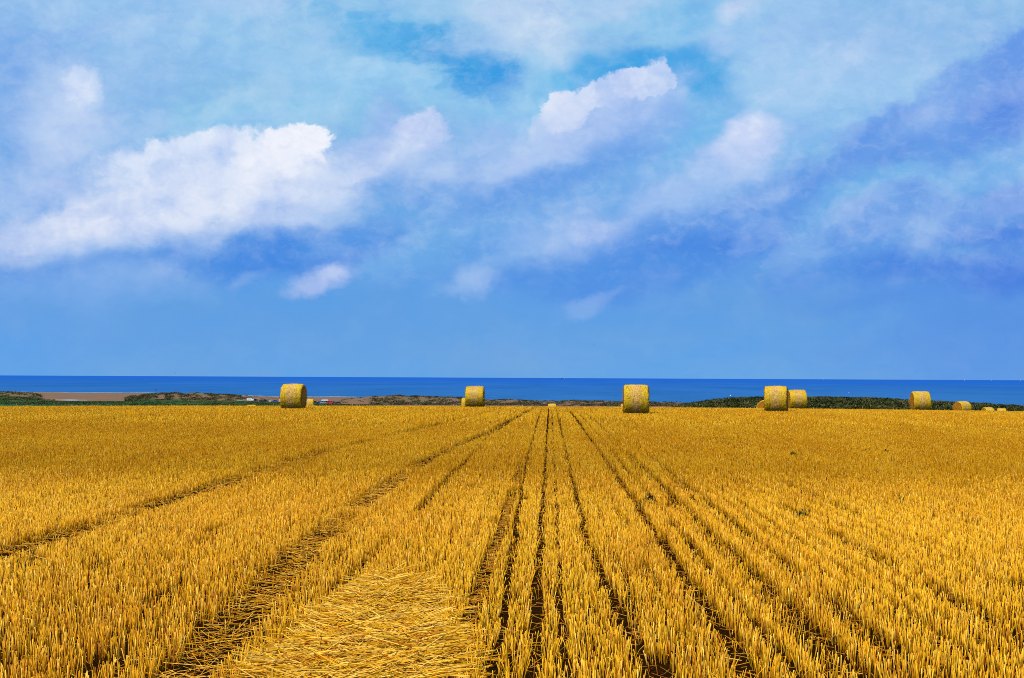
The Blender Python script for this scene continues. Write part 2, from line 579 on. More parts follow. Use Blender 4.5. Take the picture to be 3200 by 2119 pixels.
t.l.new(n2, bp.inputs['Height']); t.l.new(bp.outputs[0], b.inputs['Normal'])
field = link_mesh('field', grid_mesh('field', GX, GY, GZ), m_soil)
tag(field, 'dark soil of the harvested field under the stubble', 'field', kind='structure')

# ------------------------------------------------------------------ coast: pasture, sand, dunes, headland
SEA_Z = EYE - 22.0
px_c = np.arange(-700, 3901, 8.0)
yr = np.concatenate([np.arange(226, 300, 12), np.arange(300, 640, 7), np.arange(640, 720, 6), np.arange(720, 900, 3.0),
                     np.arange(900, 1600, 14.0)])
UU = np.array([ray(p, 1180).x / ray(p, 1180).y for p in px_c])
PXG, YG = np.meshgrid(px_c, yr)
XG = UU[None, :] * YG


def base_h(y, shore):
    h = np.interp(y, [220, 300, 400, 500, 640, 760, 830], [8.6, 11.5, 14.0, 16.0, 17.35, 18.0, 18.3])
    b2 = 18.3 + (22.0 - 18.3) * np.clip((y - 830) / (shore - 830), 0, 3.0)
    return np.where(y > 830, b2, h)


shore = np.interp(px_c, [-700, 420, 860, 1100, 1190, 1260, 2000, 3900], [1420, 1400, 1190, 1200, 1130, 980, 935, 930])
shore = shore + 14 * np.sin(px_c / 60.0) + 9 * np.sin(px_c / 23.0)
ZG = EYE - base_h(YG, shore[None, :])
ZG = ZG - np.clip((PXG - 2180) / 120, 0, 1) * np.clip((YG - 500) / 18, 0, 12)        # behind the headland the land drops straight to the water

dune_px = [-700, -300, -60, 0, 60, 105, 128, 150, 380, 400, 450, 510, 560, 600, 650, 700, 740, 780, 810, 825, 860, 900, 940, 1000, 1060, 1110,
           1150, 1200, 1260, 1300, 1350, 1400, 1440, 1480, 1530, 1600, 1640, 1690, 1740, 1760, 1800, 1860, 1920, 2000, 2050,
           2100, 2150, 2200, 2260]
dune_py = [1224, 1221, 1223, 1222, 1223, 1227, 1233, 1262, 1262, 1236, 1230, 1225, 1226, 1226, 1227, 1230, 1232, 1234, 1237, 1236, 1240, 1252, 1258, 1256, 1248, 1240,
           1236, 1234, 1233, 1235, 1236, 1238, 1240, 1244, 1246, 1246, 1247, 1250, 1251, 1249, 1248, 1250, 1251, 1251, 1253,
           1254, 1258, 1262, 1270]
tops = np.interp(px_c, dune_px, dune_py) + 3.5
D0 = 800.0
ztop = np.array([at(p, q, D0).z for p, q in zip(px_c, tops)])
rough = (vnoise(PXG * 1.0, YG, 21, 26.0, 22.0, 4) - 0.5)
dy_ = YG - D0
bell = np.where(dy_ < 0, np.exp(-(dy_ / 42.0) ** 2), np.exp(-(dy_ / 30.0) ** 2))
base_at = np.interp(D0, [760, 830], [EYE - 18.0, EYE - 18.3])
amp = np.clip(ztop - base_at, 0, None)[None, :]
dune_on = np.clip((2290 - PXG) / 60, 0, 1)
ZG = ZG + dune_on * bell * amp * (1 + 0.0 * rough) + dune_on * rough * 1.3 * np.clip(bell * amp / 2.0, 0, 1)

head_px = [2080, 2130, 2170, 2210, 2250, 2290, 2330, 2400, 2500, 2540, 2575, 2620, 2680, 2760, 2850, 2920, 2980, 3060, 3130, 3200, 3300, 3500, 3900]
head_py = [1281, 1265, 1259, 1253, 1247, 1242, 1241, 1241, 1242, 1241, 1240, 1241, 1243, 1246, 1250, 1252.5, 1255, 1258, 1262, 1268, 1276, 1286, 1295]
htop = np.interp(px_c, head_px, head_py) + 6.0
H0 = 430.0
zht = np.array([at(p, q, H0).z for p, q in zip(px_c, htop)])
hb = EYE - float(base_h(np.array([H0]), np.array([1200.0]))[0])
hamp = np.where(px_c > 2070, np.clip(zht - hb, 0, None), 0)[None, :]
dh = YG - H0
hbell = np.where(dh < 0, np.clip(1 - (dh / 150.0) ** 2, 0, 1) ** 1.3, np.exp(-(dh / 120.0) ** 2))
hr = (vnoise(PXG, YG, 33, 60.0, 40.0, 4) - 0.5)
ZG = ZG + hbell * hamp + hr * 1.2 * np.clip(hbell * hamp / 3, 0, 1) * (dh < -4)


def land_z(px, y):
    """coast height at a photo column and a distance"""
    i = np.clip(np.searchsorted(px_c, px) - 1, 0, len(px_c) - 2); j = np.clip(np.searchsorted(yr, y) - 1, 0, len(yr) - 2)
    tx = np.clip((px - px_c[i]) / (px_c[i + 1] - px_c[i]), 0, 1); ty = np.clip((y - yr[j]) / (yr[j + 1] - yr[j]), 0, 1)
    return (ZG[j, i] * (1 - tx) + ZG[j, i + 1] * tx) * (1 - ty) + (ZG[j + 1, i] * (1 - tx) + ZG[j + 1, i + 1] * tx) * ty


def land_x(px, y):
    return np.interp(px, px_c, UU) * y


SAND = np.array([0.165, 0.090, 0.052]); GREEN = np.array([0.020, 0.062, 0.012]); DRY = np.array([0.15, 0.095, 0.035])
SCRUB = np.array([0.045, 0.052, 0.012]); MARRAM = np.array([0.085, 0.080, 0.030])
nA = vnoise(PXG, YG, 41, 120.0, 40.0, 4)[..., None]; nB = vnoise(PXG, YG, 43, 40.0, 14.0, 4)[..., None]
gedge = np.interp(px_c, [-700, 0, 150, 440, 480, 780, 900, 1000, 1100, 1180, 1300, 3900], [772, 772, 772, 772, 762, 752, 748, 738, 705, 660, 620, 600])[None, :]
wet = np.clip((gedge + 14 * (nB[..., 0] - 0.5) * 2 - YG) / 4.0, 0, 1)[..., None]
CG = SAND * (0.86 + 0.3 * nB)
g = GREEN * (0.55 + 0.9 * nA) * (1 - np.clip((nB - 0.55) * 4, 0, 1) * 0.5) + DRY * np.clip((nB - 0.55) * 4, 0, 1) * 0.5
dark_strip = (np.clip(1 - np.abs(YG - (gedge - 22)) / 16, 0, 1) * (PXG < 1100))[..., None]
g = g * (1 - 0.65 * dark_strip) + np.array([0.02, 0.022, 0.008]) * 0.65 * dark_strip
CG = CG * (1 - wet) + g * wet
duneg = (np.clip(bell * amp / 1.8, 0, 1) * dune_on * np.interp(px_c, [-700, 130, 150, 420, 480, 740, 800, 1120, 1190, 1440, 1500, 2200], [.9, .6, 0, 0, .7, .6, 0, 0, .6, .5, .35, .8])[None, :])[..., None]
duneg = duneg * np.clip((nB - 0.3) * 3, 0, 1)
CG = CG * (1 - duneg * 0.75) + MARRAM * duneg * 0.75
hm = np.clip(hbell * hamp / 1.2, 0, 1)[..., None]
CG = CG * (1 - hm) + (SCRUB * (0.6 + 0.9 * nA)) * hm
m_coast, t, b = mat('coast_ground')
pos = t.new('ShaderNodeNewGeometry').outputs['Position']
nn = t.noise(t.mapping(pos, scale=(1, .35, 1)), 0.35, 8.0, 0.65)
c = t.mix(0.85, attr(t), t.mix(nn, (0.45, 0.45, 0.45), (1.5, 1.5, 1.5)), 'MULTIPLY')
t.l.new(c, b.inputs['Base Color'])
b.inputs['Roughness'].default_value = 0.95; b.inputs['Specular IOR Level'].default_value = 0.05
ground = link_mesh('ground', grid_mesh('ground', XG, YG, ZG, col=CG.reshape(-1, 3)), m_coast)
tag(ground, 'low coastal land of pasture, sand, dunes and a green headland', 'ground', kind='structure')

# ------------------------------------------------------------------ sea
m_sea, t, b = mat('sea_water')
pos = t.new('ShaderNodeNewGeometry').outputs['Position']
s = t.sep(pos)
far = t.mapr(s[1], 1400, 9000, 0, 1, smooth=False)
w1 = t.noise(t.mapping(pos, scale=(0.004, 0.0011, 1)), 1.0, 7.0, 0.62)
w2 = t.noise(t.mapping(pos, scale=(0.035, 0.012, 1)), 1.0, 6.0, 0.6)
deep = t.mix(t.mapr(w1, 0.35, 0.65), (0.0105, 0.080, 0.335), (0.0135, 0.090, 0.365))
shal = t.mix(t.mapr(w1, 0.35, 0.65), (0.0165, 0.094, 0.265), (0.024, 0.112, 0.305))
c = t.mix(t.math('POWER', far, 0.6), shal, deep)
c = t.mix(t.math('MULTIPLY', t.mapr(w2, 0.60, 0.74), t.mapr(s[1], 5200, 1300, 0, 0.4)), c, (0.05, 0.18, 0.44))
c = t.mix(t.math('MULTIPLY', t.mapr(w2, 0.44, 0.30), t.mapr(s[1], 5200, 1300, 0, 0.4)), c, (0.006, 0.06, 0.22))
t.l.new(c, b.inputs['Base Color'])
b.inputs['Roughness'].default_value = 0.6; b.inputs['Specular IOR Level'].default_value = 0.0
bm = bmesh.new()
yb = [900, 1300, 2000, 4000, 8000, 16000, 32000, 90000]
prev = None
for y in yb:
    a = bm.verts.new((-0.9 * y - 800, y, SEA_Z)); d_ = bm.verts.new((0.9 * y + 800, y, SEA_Z))
    if prev: bm.faces.new((prev[0], prev[1], d_, a))
    prev = (a, d_)
me = bpy.data.meshes.new('sea'); bm.to_mesh(me); bm.free()
tag(link_mesh('sea', me, m_sea), 'deep blue sea reaching the horizon', 'sea', kind='structure')

# a line of broken surf along the beach
m_surf, t, b = mat('surf_foam')
pos = t.new('ShaderNodeNewGeometry').outputs['Position']
nn = t.noise(t.mapping(pos, scale=(0.03, 0.12, 1)), 1.0, 5.0, 0.6)
t.l.new(t.mix(t.mapr(nn, 0.4, 0.6), (0.05, 0.15, 0.34), (0.34, 0.40, 0.48)), b.inputs['Base Color'])
b.inputs['Roughness'].default_value = 0.7
sx = px_c; q1 = np.where(px_c > 2240, 560, shore) - 6; wid = 14 + 12 * np.random.default_rng(4).random(len(px_c))
va = np.stack([UU * q1, q1, np.full_like(q1, SEA_Z + 0.06)], 1)
vb = np.stack([UU * (q1 + wid), q1 + wid, np.full_like(q1, SEA_Z + 0.06)], 1)
nv = len(sx)
qs = [(i, i + 1, nv + i + 1, nv + i) for i in range(nv - 1)]
tag(link_mesh('surf', np_mesh('surf', np.concatenate([va, vb]), quads=qs), m_surf), 'thin line of white surf along the beach', 'surf', kind='structure')

# pale pool on the flat behind the left beach
m_pool = simple('pool_water', (0.62, 0.70, 0.74), rough=0.25, spec=0.5, var=0.08, scale=0.2)
pp = []
for k in range(40):
    a = 2 * math.pi * k / 40
    ppx = 222 + 52 * math.cos(a); y = 795 + 9 * math.sin(a) + 2 * math.sin(5 * a)
    pp.append((float(land_x(ppx, y)), y))
zpool = max(float(land_z(np.array([p]), np.array([q]))[0]) for p in range(170, 275, 8) for q in (778, 786, 795, 804, 812)) + 0.06
vs = [(p[0], p[1], zpool) for p in pp]
bm = bmesh.new(); bm.faces.new([bm.verts.new(v) for v in vs])
me = bpy.data.meshes.new('pool'); bm.to_mesh(me); bm.free()
tag(link_mesh('pool', me, m_pool), 'narrow pale pool of water on the flat before the left beach', 'pool', kind='structure')


# ------------------------------------------------------------------ vegetation of the coast
def blades(cx, cy, cz, n, length, width, spread, lean, cols, seed, flat=0.0):
    """clumps of upright leaf blades: quads, one colour per blade"""
    g = np.random.default_rng(seed)
    m_ = len(cx)
    idx = np.repeat(np.arange(m_), n)
    k = len(idx)
    L = length[idx] * g.uniform(0.6, 1.1, k); W = width[idx] * g.uniform(0.6, 1.3, k)
    ox = g.normal(0, 1, k) * spread[idx]; oy = g.normal(0, 1, k) * spread[idx] * 0.6
    az = g.uniform(0, 2 * np.pi, k); ln = g.normal(0, 1, (k, 2)) * lean
    dx = np.cos(az) * W / 2; dy = np.sin(az) * W / 2
    bx = cx[idx] + ox; by = cy[idx] + oy; bz = cz[idx] - 0.1 + flat * g.uniform(0, 1, k) * L
    tx = bx + ln[:, 0] * L; ty = by + ln[:, 1] * L; tz = bz + L
    v = np.empty((k, 4, 3))
    v[:, 0] = np.stack([bx - dx, by - dy, bz], 1); v[:, 1] = np.stack([bx + dx, by + dy, bz], 1)
    v[:, 2] = np.stack([tx + dx * .4, ty + dy * .4, tz], 1); v[:, 3] = np.stack([tx - dx * .4, ty - dy * .4, tz], 1)
    q = np.arange(k * 4).reshape(k, 4)
    ci = g.integers(0, len(cols), m_)[idx]
    c = np.asarray(cols)[ci] * g.uniform(0.7, 1.25, (k, 1))
    return v.reshape(-1, 3), q, np.repeat(c, 4, axis=0)


m_leaf = straw_mat('coast_leaf', 0.8, 0.1)


def scatter(ranges, seed):
    g = np.random.default_rng(seed)
    P_, Y_ = [], []
    for (p0, p1, y0, y1, k, cl) in ranges:
        p = g.uniform(p0, p1, k * 3); y = g.uniform(y0, y1, k * 3)
        keep = vnoise(p, y, seed + 7, 24.0, 14.0, 2) > cl
        P_.append(p[keep][:k]); Y_.append(y[keep][:k])
    return np.concatenate(P_), np.concatenate(Y_)


p, y = scatter([(-80, 128, 742, 806, 420, .4), (395, 560, 748, 806, 560, .42), (560, 775, 750, 806, 520, .43), (775, 860, 765, 800, 10, .5),
                (860, 960, 700, 720, 30, .3), (1060, 1180, 735, 804, 40, .55),
                (1160, 1450, 690, 806, 900, .42), (1450, 1800, 690, 806, 900, .42), (1800, 2180, 690, 806, 1100, .38), (130, 170, 770, 800, 14, .4)], 61)
gz = land_z(p, y)
g_ = np.random.default_rng(62)
L = g_.uniform(0.35, 0.95, len(p)); W = g_.uniform(0.25, 0.5, len(p)); S = g_.uniform(0.5, 1.2, len(p))
L[(np.abs(p - 2120) < 14) | (np.abs(p - 1149) < 10)] *= 0.35
v, q, c = blades(land_x(p, y), y, gz, 12, L, W, S, 0.55, [(0.030, 0.028, 0.009), (0.060, 0.054, 0.018), (0.018, 0.018, 0.006), (0.13, 0.11, 0.05), (0.10, 0.085, 0.035)], 63)
tag(link_mesh('marram_grass', np_mesh('marram_grass', v, quads=q, col=c), m_leaf), 'tufts of dark marram grass over the sand dunes', 'dune grass', kind='stuff')

p, y = scatter([(2100, 2400, 300, 436, 1100, .3), (2400, 2900, 300, 436, 1500, .32), (2900, 3400, 300, 434, 1200, .3), (2100, 3300, 428, 436, 260, .3)], 71)
gz = land_z(p, y)
g_ = np.random.default_rng(72)
L = g_.uniform(0.25, 0.7, len(p)); W = g_.uniform(0.22, 0.5, len(p)); S = g_.uniform(0.5, 1.3, len(p))
v, q, c = blades(land_x(p, y), y, gz, 46, L, W, S, 0.9, [(0.024, 0.036, 0.006), (0.042, 0.052, 0.009), (0.018, 0.024, 0.005), (0.070, 0.070, 0.018), (0.12, 0.095, 0.04)], 73, flat=0.9)
tag(link_mesh('scrub', np_mesh('scrub', v, quads=q, col=c), m_leaf), 'dark green low scrub covering the headland', 'scrub', kind='stuff')

p, y = scatter([(-200, 900, 630, 748, 1500, .35), (900, 1200, 630, 700, 300, .4)], 81)
gz = land_z(p, y)
g_ = np.random.default_rng(82)
L = g_.uniform(0.25, 0.75, len(p)); W = g_.uniform(0.3, 0.6, len(p)); S = g_.uniform(0.8, 2.2, len(p))
v, q, c = blades(land_x(p, y), y, gz, 10, L, W, S, 0.5, [(0.018, 0.055, 0.012), (0.030, 0.060, 0.014), (0.014, 0.030, 0.008), (0.11, 0.09, 0.03)], 83)
tag(link_mesh('pasture_grass', np_mesh('pasture_grass', v, quads=q, col=c), m_leaf), 'rough green grass of the pasture behind the field', 'grass', kind='stuff')

# ------------------------------------------------------------------ stubble
# bare lines between the drill rows and the tractor's wheel tracks: (points (distance, x)), half width, strength, patchiness
GAPS = [
    ([(0, -.58), (8, -.56), (12, -.54), (20, -.56), (90, -.6)], .075, [(0, 1), (15, 1), (24, .25), (90, .1)], .15),
    ([(0, -.30), (8, -.325), (15, -.40), (22, -.46), (60, -.5)], .044, [(0, 1), (40, .95), (90, .9)], .12),
    ([(0, -.095), (60, -.08), (90, -.08)], .050, [(0, 1), (90, 1)], .06),
    ([(0, .085), (90, .10)], .034, [(0, .9), (90, .85)], .25),
    ([(0, .60), (6.4, .56), (8.2, .50), (9.3, .44), (11.5, .39), (19, .365), (60, .36)], .052, [(0, 1), (30, .95), (90, .8)], .08),
    ([(0, .62), (90, .62)], .036, [(0, .9), (14, .7), (20, .1), (90, 0)], .5),
    ([(0, .85), (90, .84)], .050, [(0, .95), (12, .8), (20, .1), (90, 0)], .5),
    ([(0, 1.15), (20, 1.15), (30, 1.11), (54, 1.05), (90, 1.0)], .076, [(0, 1), (90, .9)], .12),
    ([(0, 1.40), (30, 1.40), (90, 1.38)], .056, [(0, .9), (26, .8), (60, .6), (90, .4)], .5),
    ([(0, 1.74), (90, 1.72)], .064, [(0, .95), (20, .9), (36, .6), (90, .3)], .42),
    ([(0, 2.12), (90, 2.1)], .062, [(0, .95), (16, .9), (26, .5), (90, .2)], .5),
    ([(0, 2.56), (90, 2.55)], .062, [(0, .9), (16, .8), (26, .4), (90, .1)], .56),
    ([(0, 3.05), (90, 3.05)], .068, [(0, .9), (16, .75), (24, .3), (90, .1)], .62),
    ([(0, 3.75), (90, 3.75)], .10, [(0, .8), (14, .6), (20, .2), (90, .05)], .66),
    ([(0, 4.9), (90, 4.9)], .12, [(0, .8), (18, .5), (40, .2), (90, .05)], .68),
    ([(0, -1.66), (14, -1.66), (30, -1.72), (90, -1.8)], .075, [(0, .8), (30, .8), (60, .5), (90, .3)], .45),
    ([(0, -1.15), (90, -1.15)], .026, [(0, .5), (16, .5), (30, .1), (90, 0)], .6),
    # the two wheel tracks on the left
    ([(0, -1.95), (6.5, -2.06), (8, -2.18), (10.5, -2.38), (15, -2.48), (22, -2.50), (27, -2.28), (35, -1.78), (54, -1.28), (75, -.95), (90, -.8)], .195, [(0, 1), (24, 1), (34, .95), (90, .9)], .24),
    ([(0, -5.15), (24, -5.08), (42, -3.85), (60, -3.1), (90, -2.5)], .235, [(0, 1), (20, 1), (30, .9), (50, .8), (70, .4), (90, .2)], .40),
]


def gap_field(x, y):
    """share of stems missing, and a push towards the nearest gap"""
    kill = np.zeros_like(x); lean = np.zeros_like(x)
    for k, (pts, hw, st, patch) in enumerate(GAPS):
        pts = np.array(pts); st = np.array(st)
        xc = np.interp(y, pts[:, 0], pts[:, 1]) + 0.010 * np.sin(y * 1.7 + k) + 0.006 * np.sin(y * 4.3 + 2 * k)
        s_ = np.interp(y, st[:, 0], st[:, 1])
        pn = vnoise(y, np.full_like(y, k * 7.3), 300 + k, 1.3, 1.0, 3)
        s_ = s_ * np.clip((pn - patch * 0.75) / 0.12, 0.0, 1.0)
        w = hw * (0.75 + 0.5 * vnoise(y, np.full_like(y, k * 3.1), 330 + k, 0.5, 1.0, 2))
        d = x - xc
        kill = np.maximum(kill, s_ * np.clip((w * 1.15 - np.abs(d)) / (w * 0.35), 0, 1) * 0.955)
        near_ = np.exp(-((np.abs(d) - w) / 0.06) ** 2) * s_
        lean -= np.sign(d) * near_ * 0.13
    return kill, lean


def pile_mask(x, y):
    """1 where the heap of loose straw lies"""
    cx = np.interp(y, [5.0, 6.4, 8.3, 9.5], [-1.05, -1.05, -1.17, -1.36])
    hw = np.interp(y, [4.5, 6.4, 7.4, 8.3, 8.9, 9.4], [0.74, 0.64, 0.50, 0.38, 0.18, 0.02])
    e = 0.45 * (vnoise(x, y, 141, 0.45, 0.7, 3) - 0.5)
    return np.clip(1.0 - np.abs(x - cx) / np.maximum(hw, .02) + e * np.minimum(1, hw * 3), 0, 1) * np.clip((9.5 - y) / 0.5, 0, 1)


def sample(y0, y1, dens):
    """positions with an even density on the ground, sorted into drill rows"""
    wl, wr = 0.515, 0.455
    area = (wl + wr) / 2 * (y1 * y1 - y0 * y0) + 5.0 * (y1 - y0)
    n = int(area * dens)
    u_ = rng.random(int(n * 1.05))
    y = np.sqrt(y0 * y0 + u_ * (y1 * y1 - y0 * y0))
    x = -wl * y - 2.5 + rng.random(len(y)) * ((wl + wr) * y + 5.0)
    return x, y


PITCHX = 0.11
_rowj = rng.normal(0, 0.012, 4001)


def to_rows(x, y, sig):
    k = np.round(x / PITCHX).astype(int)
    xr = k * PITCHX + _rowj[np.clip(k + 2000, 0, 4000)] + 0.02 * np.sin(y * 0.35 + k * 0.9)
    xr = xr + rng.normal(0, 1, len(x)) * np.where(np.abs(x) > 2.3, sig * 1.6, sig)
    k2 = np.round(x / 0.19)                                       # coarser drills on the right
    x2 = k2 * 0.19 + 0.012 * np.sin(y * 0.5 + k2) + rng.normal(0, 1, len(x)) * 0.043
    xr = np.where((x > 1.28) & (x < 5.5), x2, xr)
    return np.where((x > -0.75) & (x < 1.28), x, xr)           # the middle strips are parted by the bare lines alone


GOLD = np.array([0.62, 0.280, 0.0045]); PALE = np.array([0.84, 0.50, 0.070]); RED = np.array([0.32, 0.100, 0.004]); YEL = np.array([0.69, 0.345, 0.0080])


def stem_cols(x, y, n):
    pn = vnoise(x, y, 91, 1.6, 7.0, 4)
    pm = vnoise(x, y, 95, 0.5, 1.1, 3)
    w = np.clip((pn - 0.36) / 0.3, 0, 1)[:, None]
    c = GOLD * (1 - w) + YEL * w
    w2 = np.clip((pm - 0.54) / 0.2, 0, 1)[:, None] * 0.32
    c = c * (1 - w2) + (GOLD * 0.45 + RED * 0.55) * w2
    r_ = rng.random(n)
    c = np.where((r_ < 0.09)[:, None], PALE, c)
    c = np.where((r_ > 0.85)[:, None], RED * 1.2, c)
    return c * np.clip(rng.normal(1, 0.13, (n, 1)), 0.5, 1.4)


V_, Q_, T_, C_ = [], [], [], []
_off = 0


def add(v, q=None, t_=None, c=None):
    global _off
    V_.append(v.reshape(-1, 3).astype(np.float32)); C_.append(c.reshape(-1, 3).astype(np.float32))
    if q is not None: Q_.append((q + _off).astype(np.int32).reshape(-1, 4))
    if t_ is not None: T_.append((t_ + _off).astype(np.int32).reshape(-1, 3))
    _off += len(V_[-1])


def thin(x, y, sig):
    x = to_rows(x, y, sig)
    kill, lean = gap_field(x, y)
    pm = pile_mask(x, y)
    kill = np.maximum(kill, np.clip((pm - 0.04) * 1.9, 0, 1) * 0.97)
    holes = vnoise(x, y, 77, 0.33, 0.8, 2) * 0.6 + vnoise(x, y, 78, 2.2, 5.0, 2) * 0.4
    kill = np.maximum(kill, np.clip((holes - 0.725) / 0.06, 0, 1) * 0.8)
    keep = rng.random(len(x)) > kill
    return x[keep], y[keep], lean[keep], kill[keep]


def heights(x, y, kill, n):
    h = 0.133 * (0.90 + 0.2 * vnoise(x, y, 55, 1.2, 3.0, 3)) + rng.normal(0, 0.010, n)
    odd = rng.random(n)
    h = np.where(odd < 0.10, h * rng.uniform(0.35, 0.85, n), h)
    h = np.where(odd > 0.988, h * rng.uniform(1.15, 1.5, n), h)
    h = np.where(kill > 0.3, h * rng.uniform(0.3, 0.95, n), h)
    return h


# near stems: three sided straws with a bend and a cut top
def blend(x, y, a0, a1, b0, b1):
    """soft hand-over between the near, middle and far stems"""
    pr = np.clip((y - a0) / max(a1 - a0, 1e-6), 0, 1) * (1 - np.clip((y - b0) / (b1 - b0), 0, 1))
    k_ = rng.random(len(x)) < pr
    return x[k_], y[k_]


x, y = sample(4.6, 20.0, 980)
x, y = blend(x, y, 0, .1, 13.0, 20.0)
x, y, ln, kl = thin(x, y, 0.046)
n = len(x)
h = heights(x, y, kl, n)
z = zf(x, y) - 0.01
lx = ln + rng.normal(0, 0.085, n) + 0.05 * (vnoise(x, y, 66, .6, .9, 2) - .5); ly = rng.normal(-0.01, 0.075, n)
bx, by = rng.normal(0, 0.06, n), rng.normal(0, 0.06, n)
w = rng.uniform(0.0019, 0.0034, n)
a0 = rng.uniform(0, 2 * np.pi, n)
ang = a0[:, None] + np.array([0, 2.094, 4.189])[None, :]
ca, sa = np.cos(ang), np.sin(ang)
v = np.empty((n, 3, 3, 3), np.float32)
for k, (tz, sx) in enumerate(((0, 0.0), (0.5, 0.5), (1.0, 1.0))):
    px_ = x + lx * h * tz + bx * h * tz * tz; py_ = y + ly * h * tz + by * h * tz * tz
    ww = w * (1.15 - 0.25 * tz)
    v[:, k, :, 0] = px_[:, None] + ca * ww[:, None]
    v[:, k, :, 1] = py_[:, None] + sa * ww[:, None]
    v[:, k, :, 2] = (z + h * tz)[:, None]
base = np.arange(n)[:, None] * 9
q = np.concatenate([np.stack([base[:, 0] + 3 * k + i, base[:, 0] + 3 * k + (i + 1) % 3, base[:, 0] + 3 * (k + 1) + (i + 1) % 3, base[:, 0] + 3 * (k + 1) + i], 1) for k in range(2) for i in range(3)])
tt = np.stack([base[:, 0] + 6, base[:, 0] + 7, base[:, 0] + 8], 1)
c0 = stem_cols(x, y, n)
c = np.empty((n, 3, 3, 3), np.float32)
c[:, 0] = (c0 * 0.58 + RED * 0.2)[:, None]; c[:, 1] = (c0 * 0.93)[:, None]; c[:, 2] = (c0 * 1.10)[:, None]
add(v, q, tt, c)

def sheaths(x, y, z, h, share, big):
    """dry leaf sheaths curling off the stems"""
    sel = rng.random(len(x)) < share
    xs, ys, zs, hs_ = x[sel], y[sel], z[sel], h[sel]
    k = len(xs)
    az = rng.uniform(0, 2 * np.pi, k); ll = rng.uniform(0.05, 0.15, k); wd = rng.uniform(0.0020, 0.0050, k) * big
    st = zs + hs_ * rng.uniform(0.05, 0.75, k)
    up = rng.uniform(0.2, 1.1, k)
    v = np.empty((k, 4, 2, 3), np.float32)
    for j, s_ in enumerate((0, 0.35, 0.7, 1.0)):
        r_ = ll * s_
        zz = st + ll * (up * s_ - (0.5 + up) * s_ * s_)
        wj = wd * (1 - 0.75 * s_)
        cx_, cy_ = xs + np.cos(az) * r_ * 0.7, ys + np.sin(az) * r_ * 0.7
        v[:, j, 0] = np.stack([cx_ - np.sin(az) * wj, cy_ + np.cos(az) * wj, np.maximum(zz, zs + .012)], 1)
        v[:, j, 1] = np.stack([cx_ + np.sin(az) * wj, cy_ - np.cos(az) * wj, np.maximum(zz, zs + .012)], 1)
    b0 = np.arange(k) * 8
    q = np.concatenate([np.stack([b0 + 2 * j, b0 + 2 * j + 1, b0 + 2 * j + 3, b0 + 2 * j + 2], 1) for j in range(3)])
    cc = np.where(rng.random((k, 1)) < 0.5, RED * 1.25, np.where(rng.random((k, 1)) < 0.3, PALE * 0.95, GOLD)) * rng.uniform(0.6, 1.2, (k, 1))
    add(v, q, None, np.repeat(cc, 8, axis=0))


sheaths(x, y, z, h, 0.22, 1.0)

# middle distance: three sided straws
x, y = sample(13.0, 42.0, 580)
x, y = blend(x, y, 13.0, 20.0, 30.0, 42.0)
x, y, ln, kl = thin(x, y, 0.044)
n = len(x)
h = heights(x, y, kl, n)
z = zf(x, y) - 0.01
lx = ln + rng.normal(0, 0.085, n); ly = rng.normal(0, 0.08, n)
w = rng.uniform(0.0026, 0.0046, n) * np.clip(y / 22.0, 0.9, 1.35)
ang = rng.uniform(0, 2 * np.pi, n)[:, None] + np.array([0, 2.094, 4.189])[None, :]
v = np.empty((n, 2, 3, 3), np.float32)
for k in (0, 1):
    v[:, k, :, 0] = (x + lx * h * k)[:, None] + np.cos(ang) * w[:, None]
    v[:, k, :, 1] = (y + ly * h * k)[:, None] + np.sin(ang) * w[:, None]
    v[:, k, :, 2] = (z + h * k)[:, None]
b0 = np.arange(n) * 6
q = np.concatenate([np.stack([b0 + i, b0 + (i + 1) % 3, b0 + 3 + (i + 1) % 3, b0 + 3 + i], 1) for i in range(3)])
c0 = stem_cols(x, y, n)
c = np.empty((n, 2, 3, 3), np.float32)
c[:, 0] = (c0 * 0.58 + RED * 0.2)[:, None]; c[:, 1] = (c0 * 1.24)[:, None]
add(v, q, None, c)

sheaths(x, y, z, h, 0.16, 1.3)

# far: narrow blades standing for the stems there
for (y0, y1, dn, w0, bl) in ((30.0, 68.0, 150, 0.0075, (30, 42, 54, 68)), (54.0, 108.0, 62, 0.013, (54, 68, 200, 201))):
    x, y = sample(y0, y1, dn)
    x, y = blend(x, y, *bl)
    x, y, ln, kl = thin(x, y, 0.034)
    n = len(x)
    h = heights(x, y, kl, n)
    z = zf(x, y) - 0.01
    w = w0 * rng.uniform(0.6, 1.3, n)
    az = rng.normal(0, 0.8, n)
    lx = rng.normal(0, 0.09, n)
    v = np.empty((n, 4, 3), np.float32)
    dx, dy = np.cos(az) * w, np.sin(az) * w
    v[:, 0] = np.stack([x - dx, y - dy, z], 1); v[:, 1] = np.stack([x + dx, y + dy, z], 1)
    v[:, 2] = np.stack([x + dx * .8 + lx * h, y + dy * .8, z + h], 1); v[:, 3] = np.stack([x - dx * .8 + lx * h, y - dy * .8, z + h], 1)
    c0 = stem_cols(x, y, n)
    c = np.empty((n, 4, 3), np.float32)
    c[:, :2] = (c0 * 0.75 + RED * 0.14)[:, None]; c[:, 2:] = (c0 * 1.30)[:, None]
    add(v, np.arange(n * 4).reshape(n, 4), None, c)

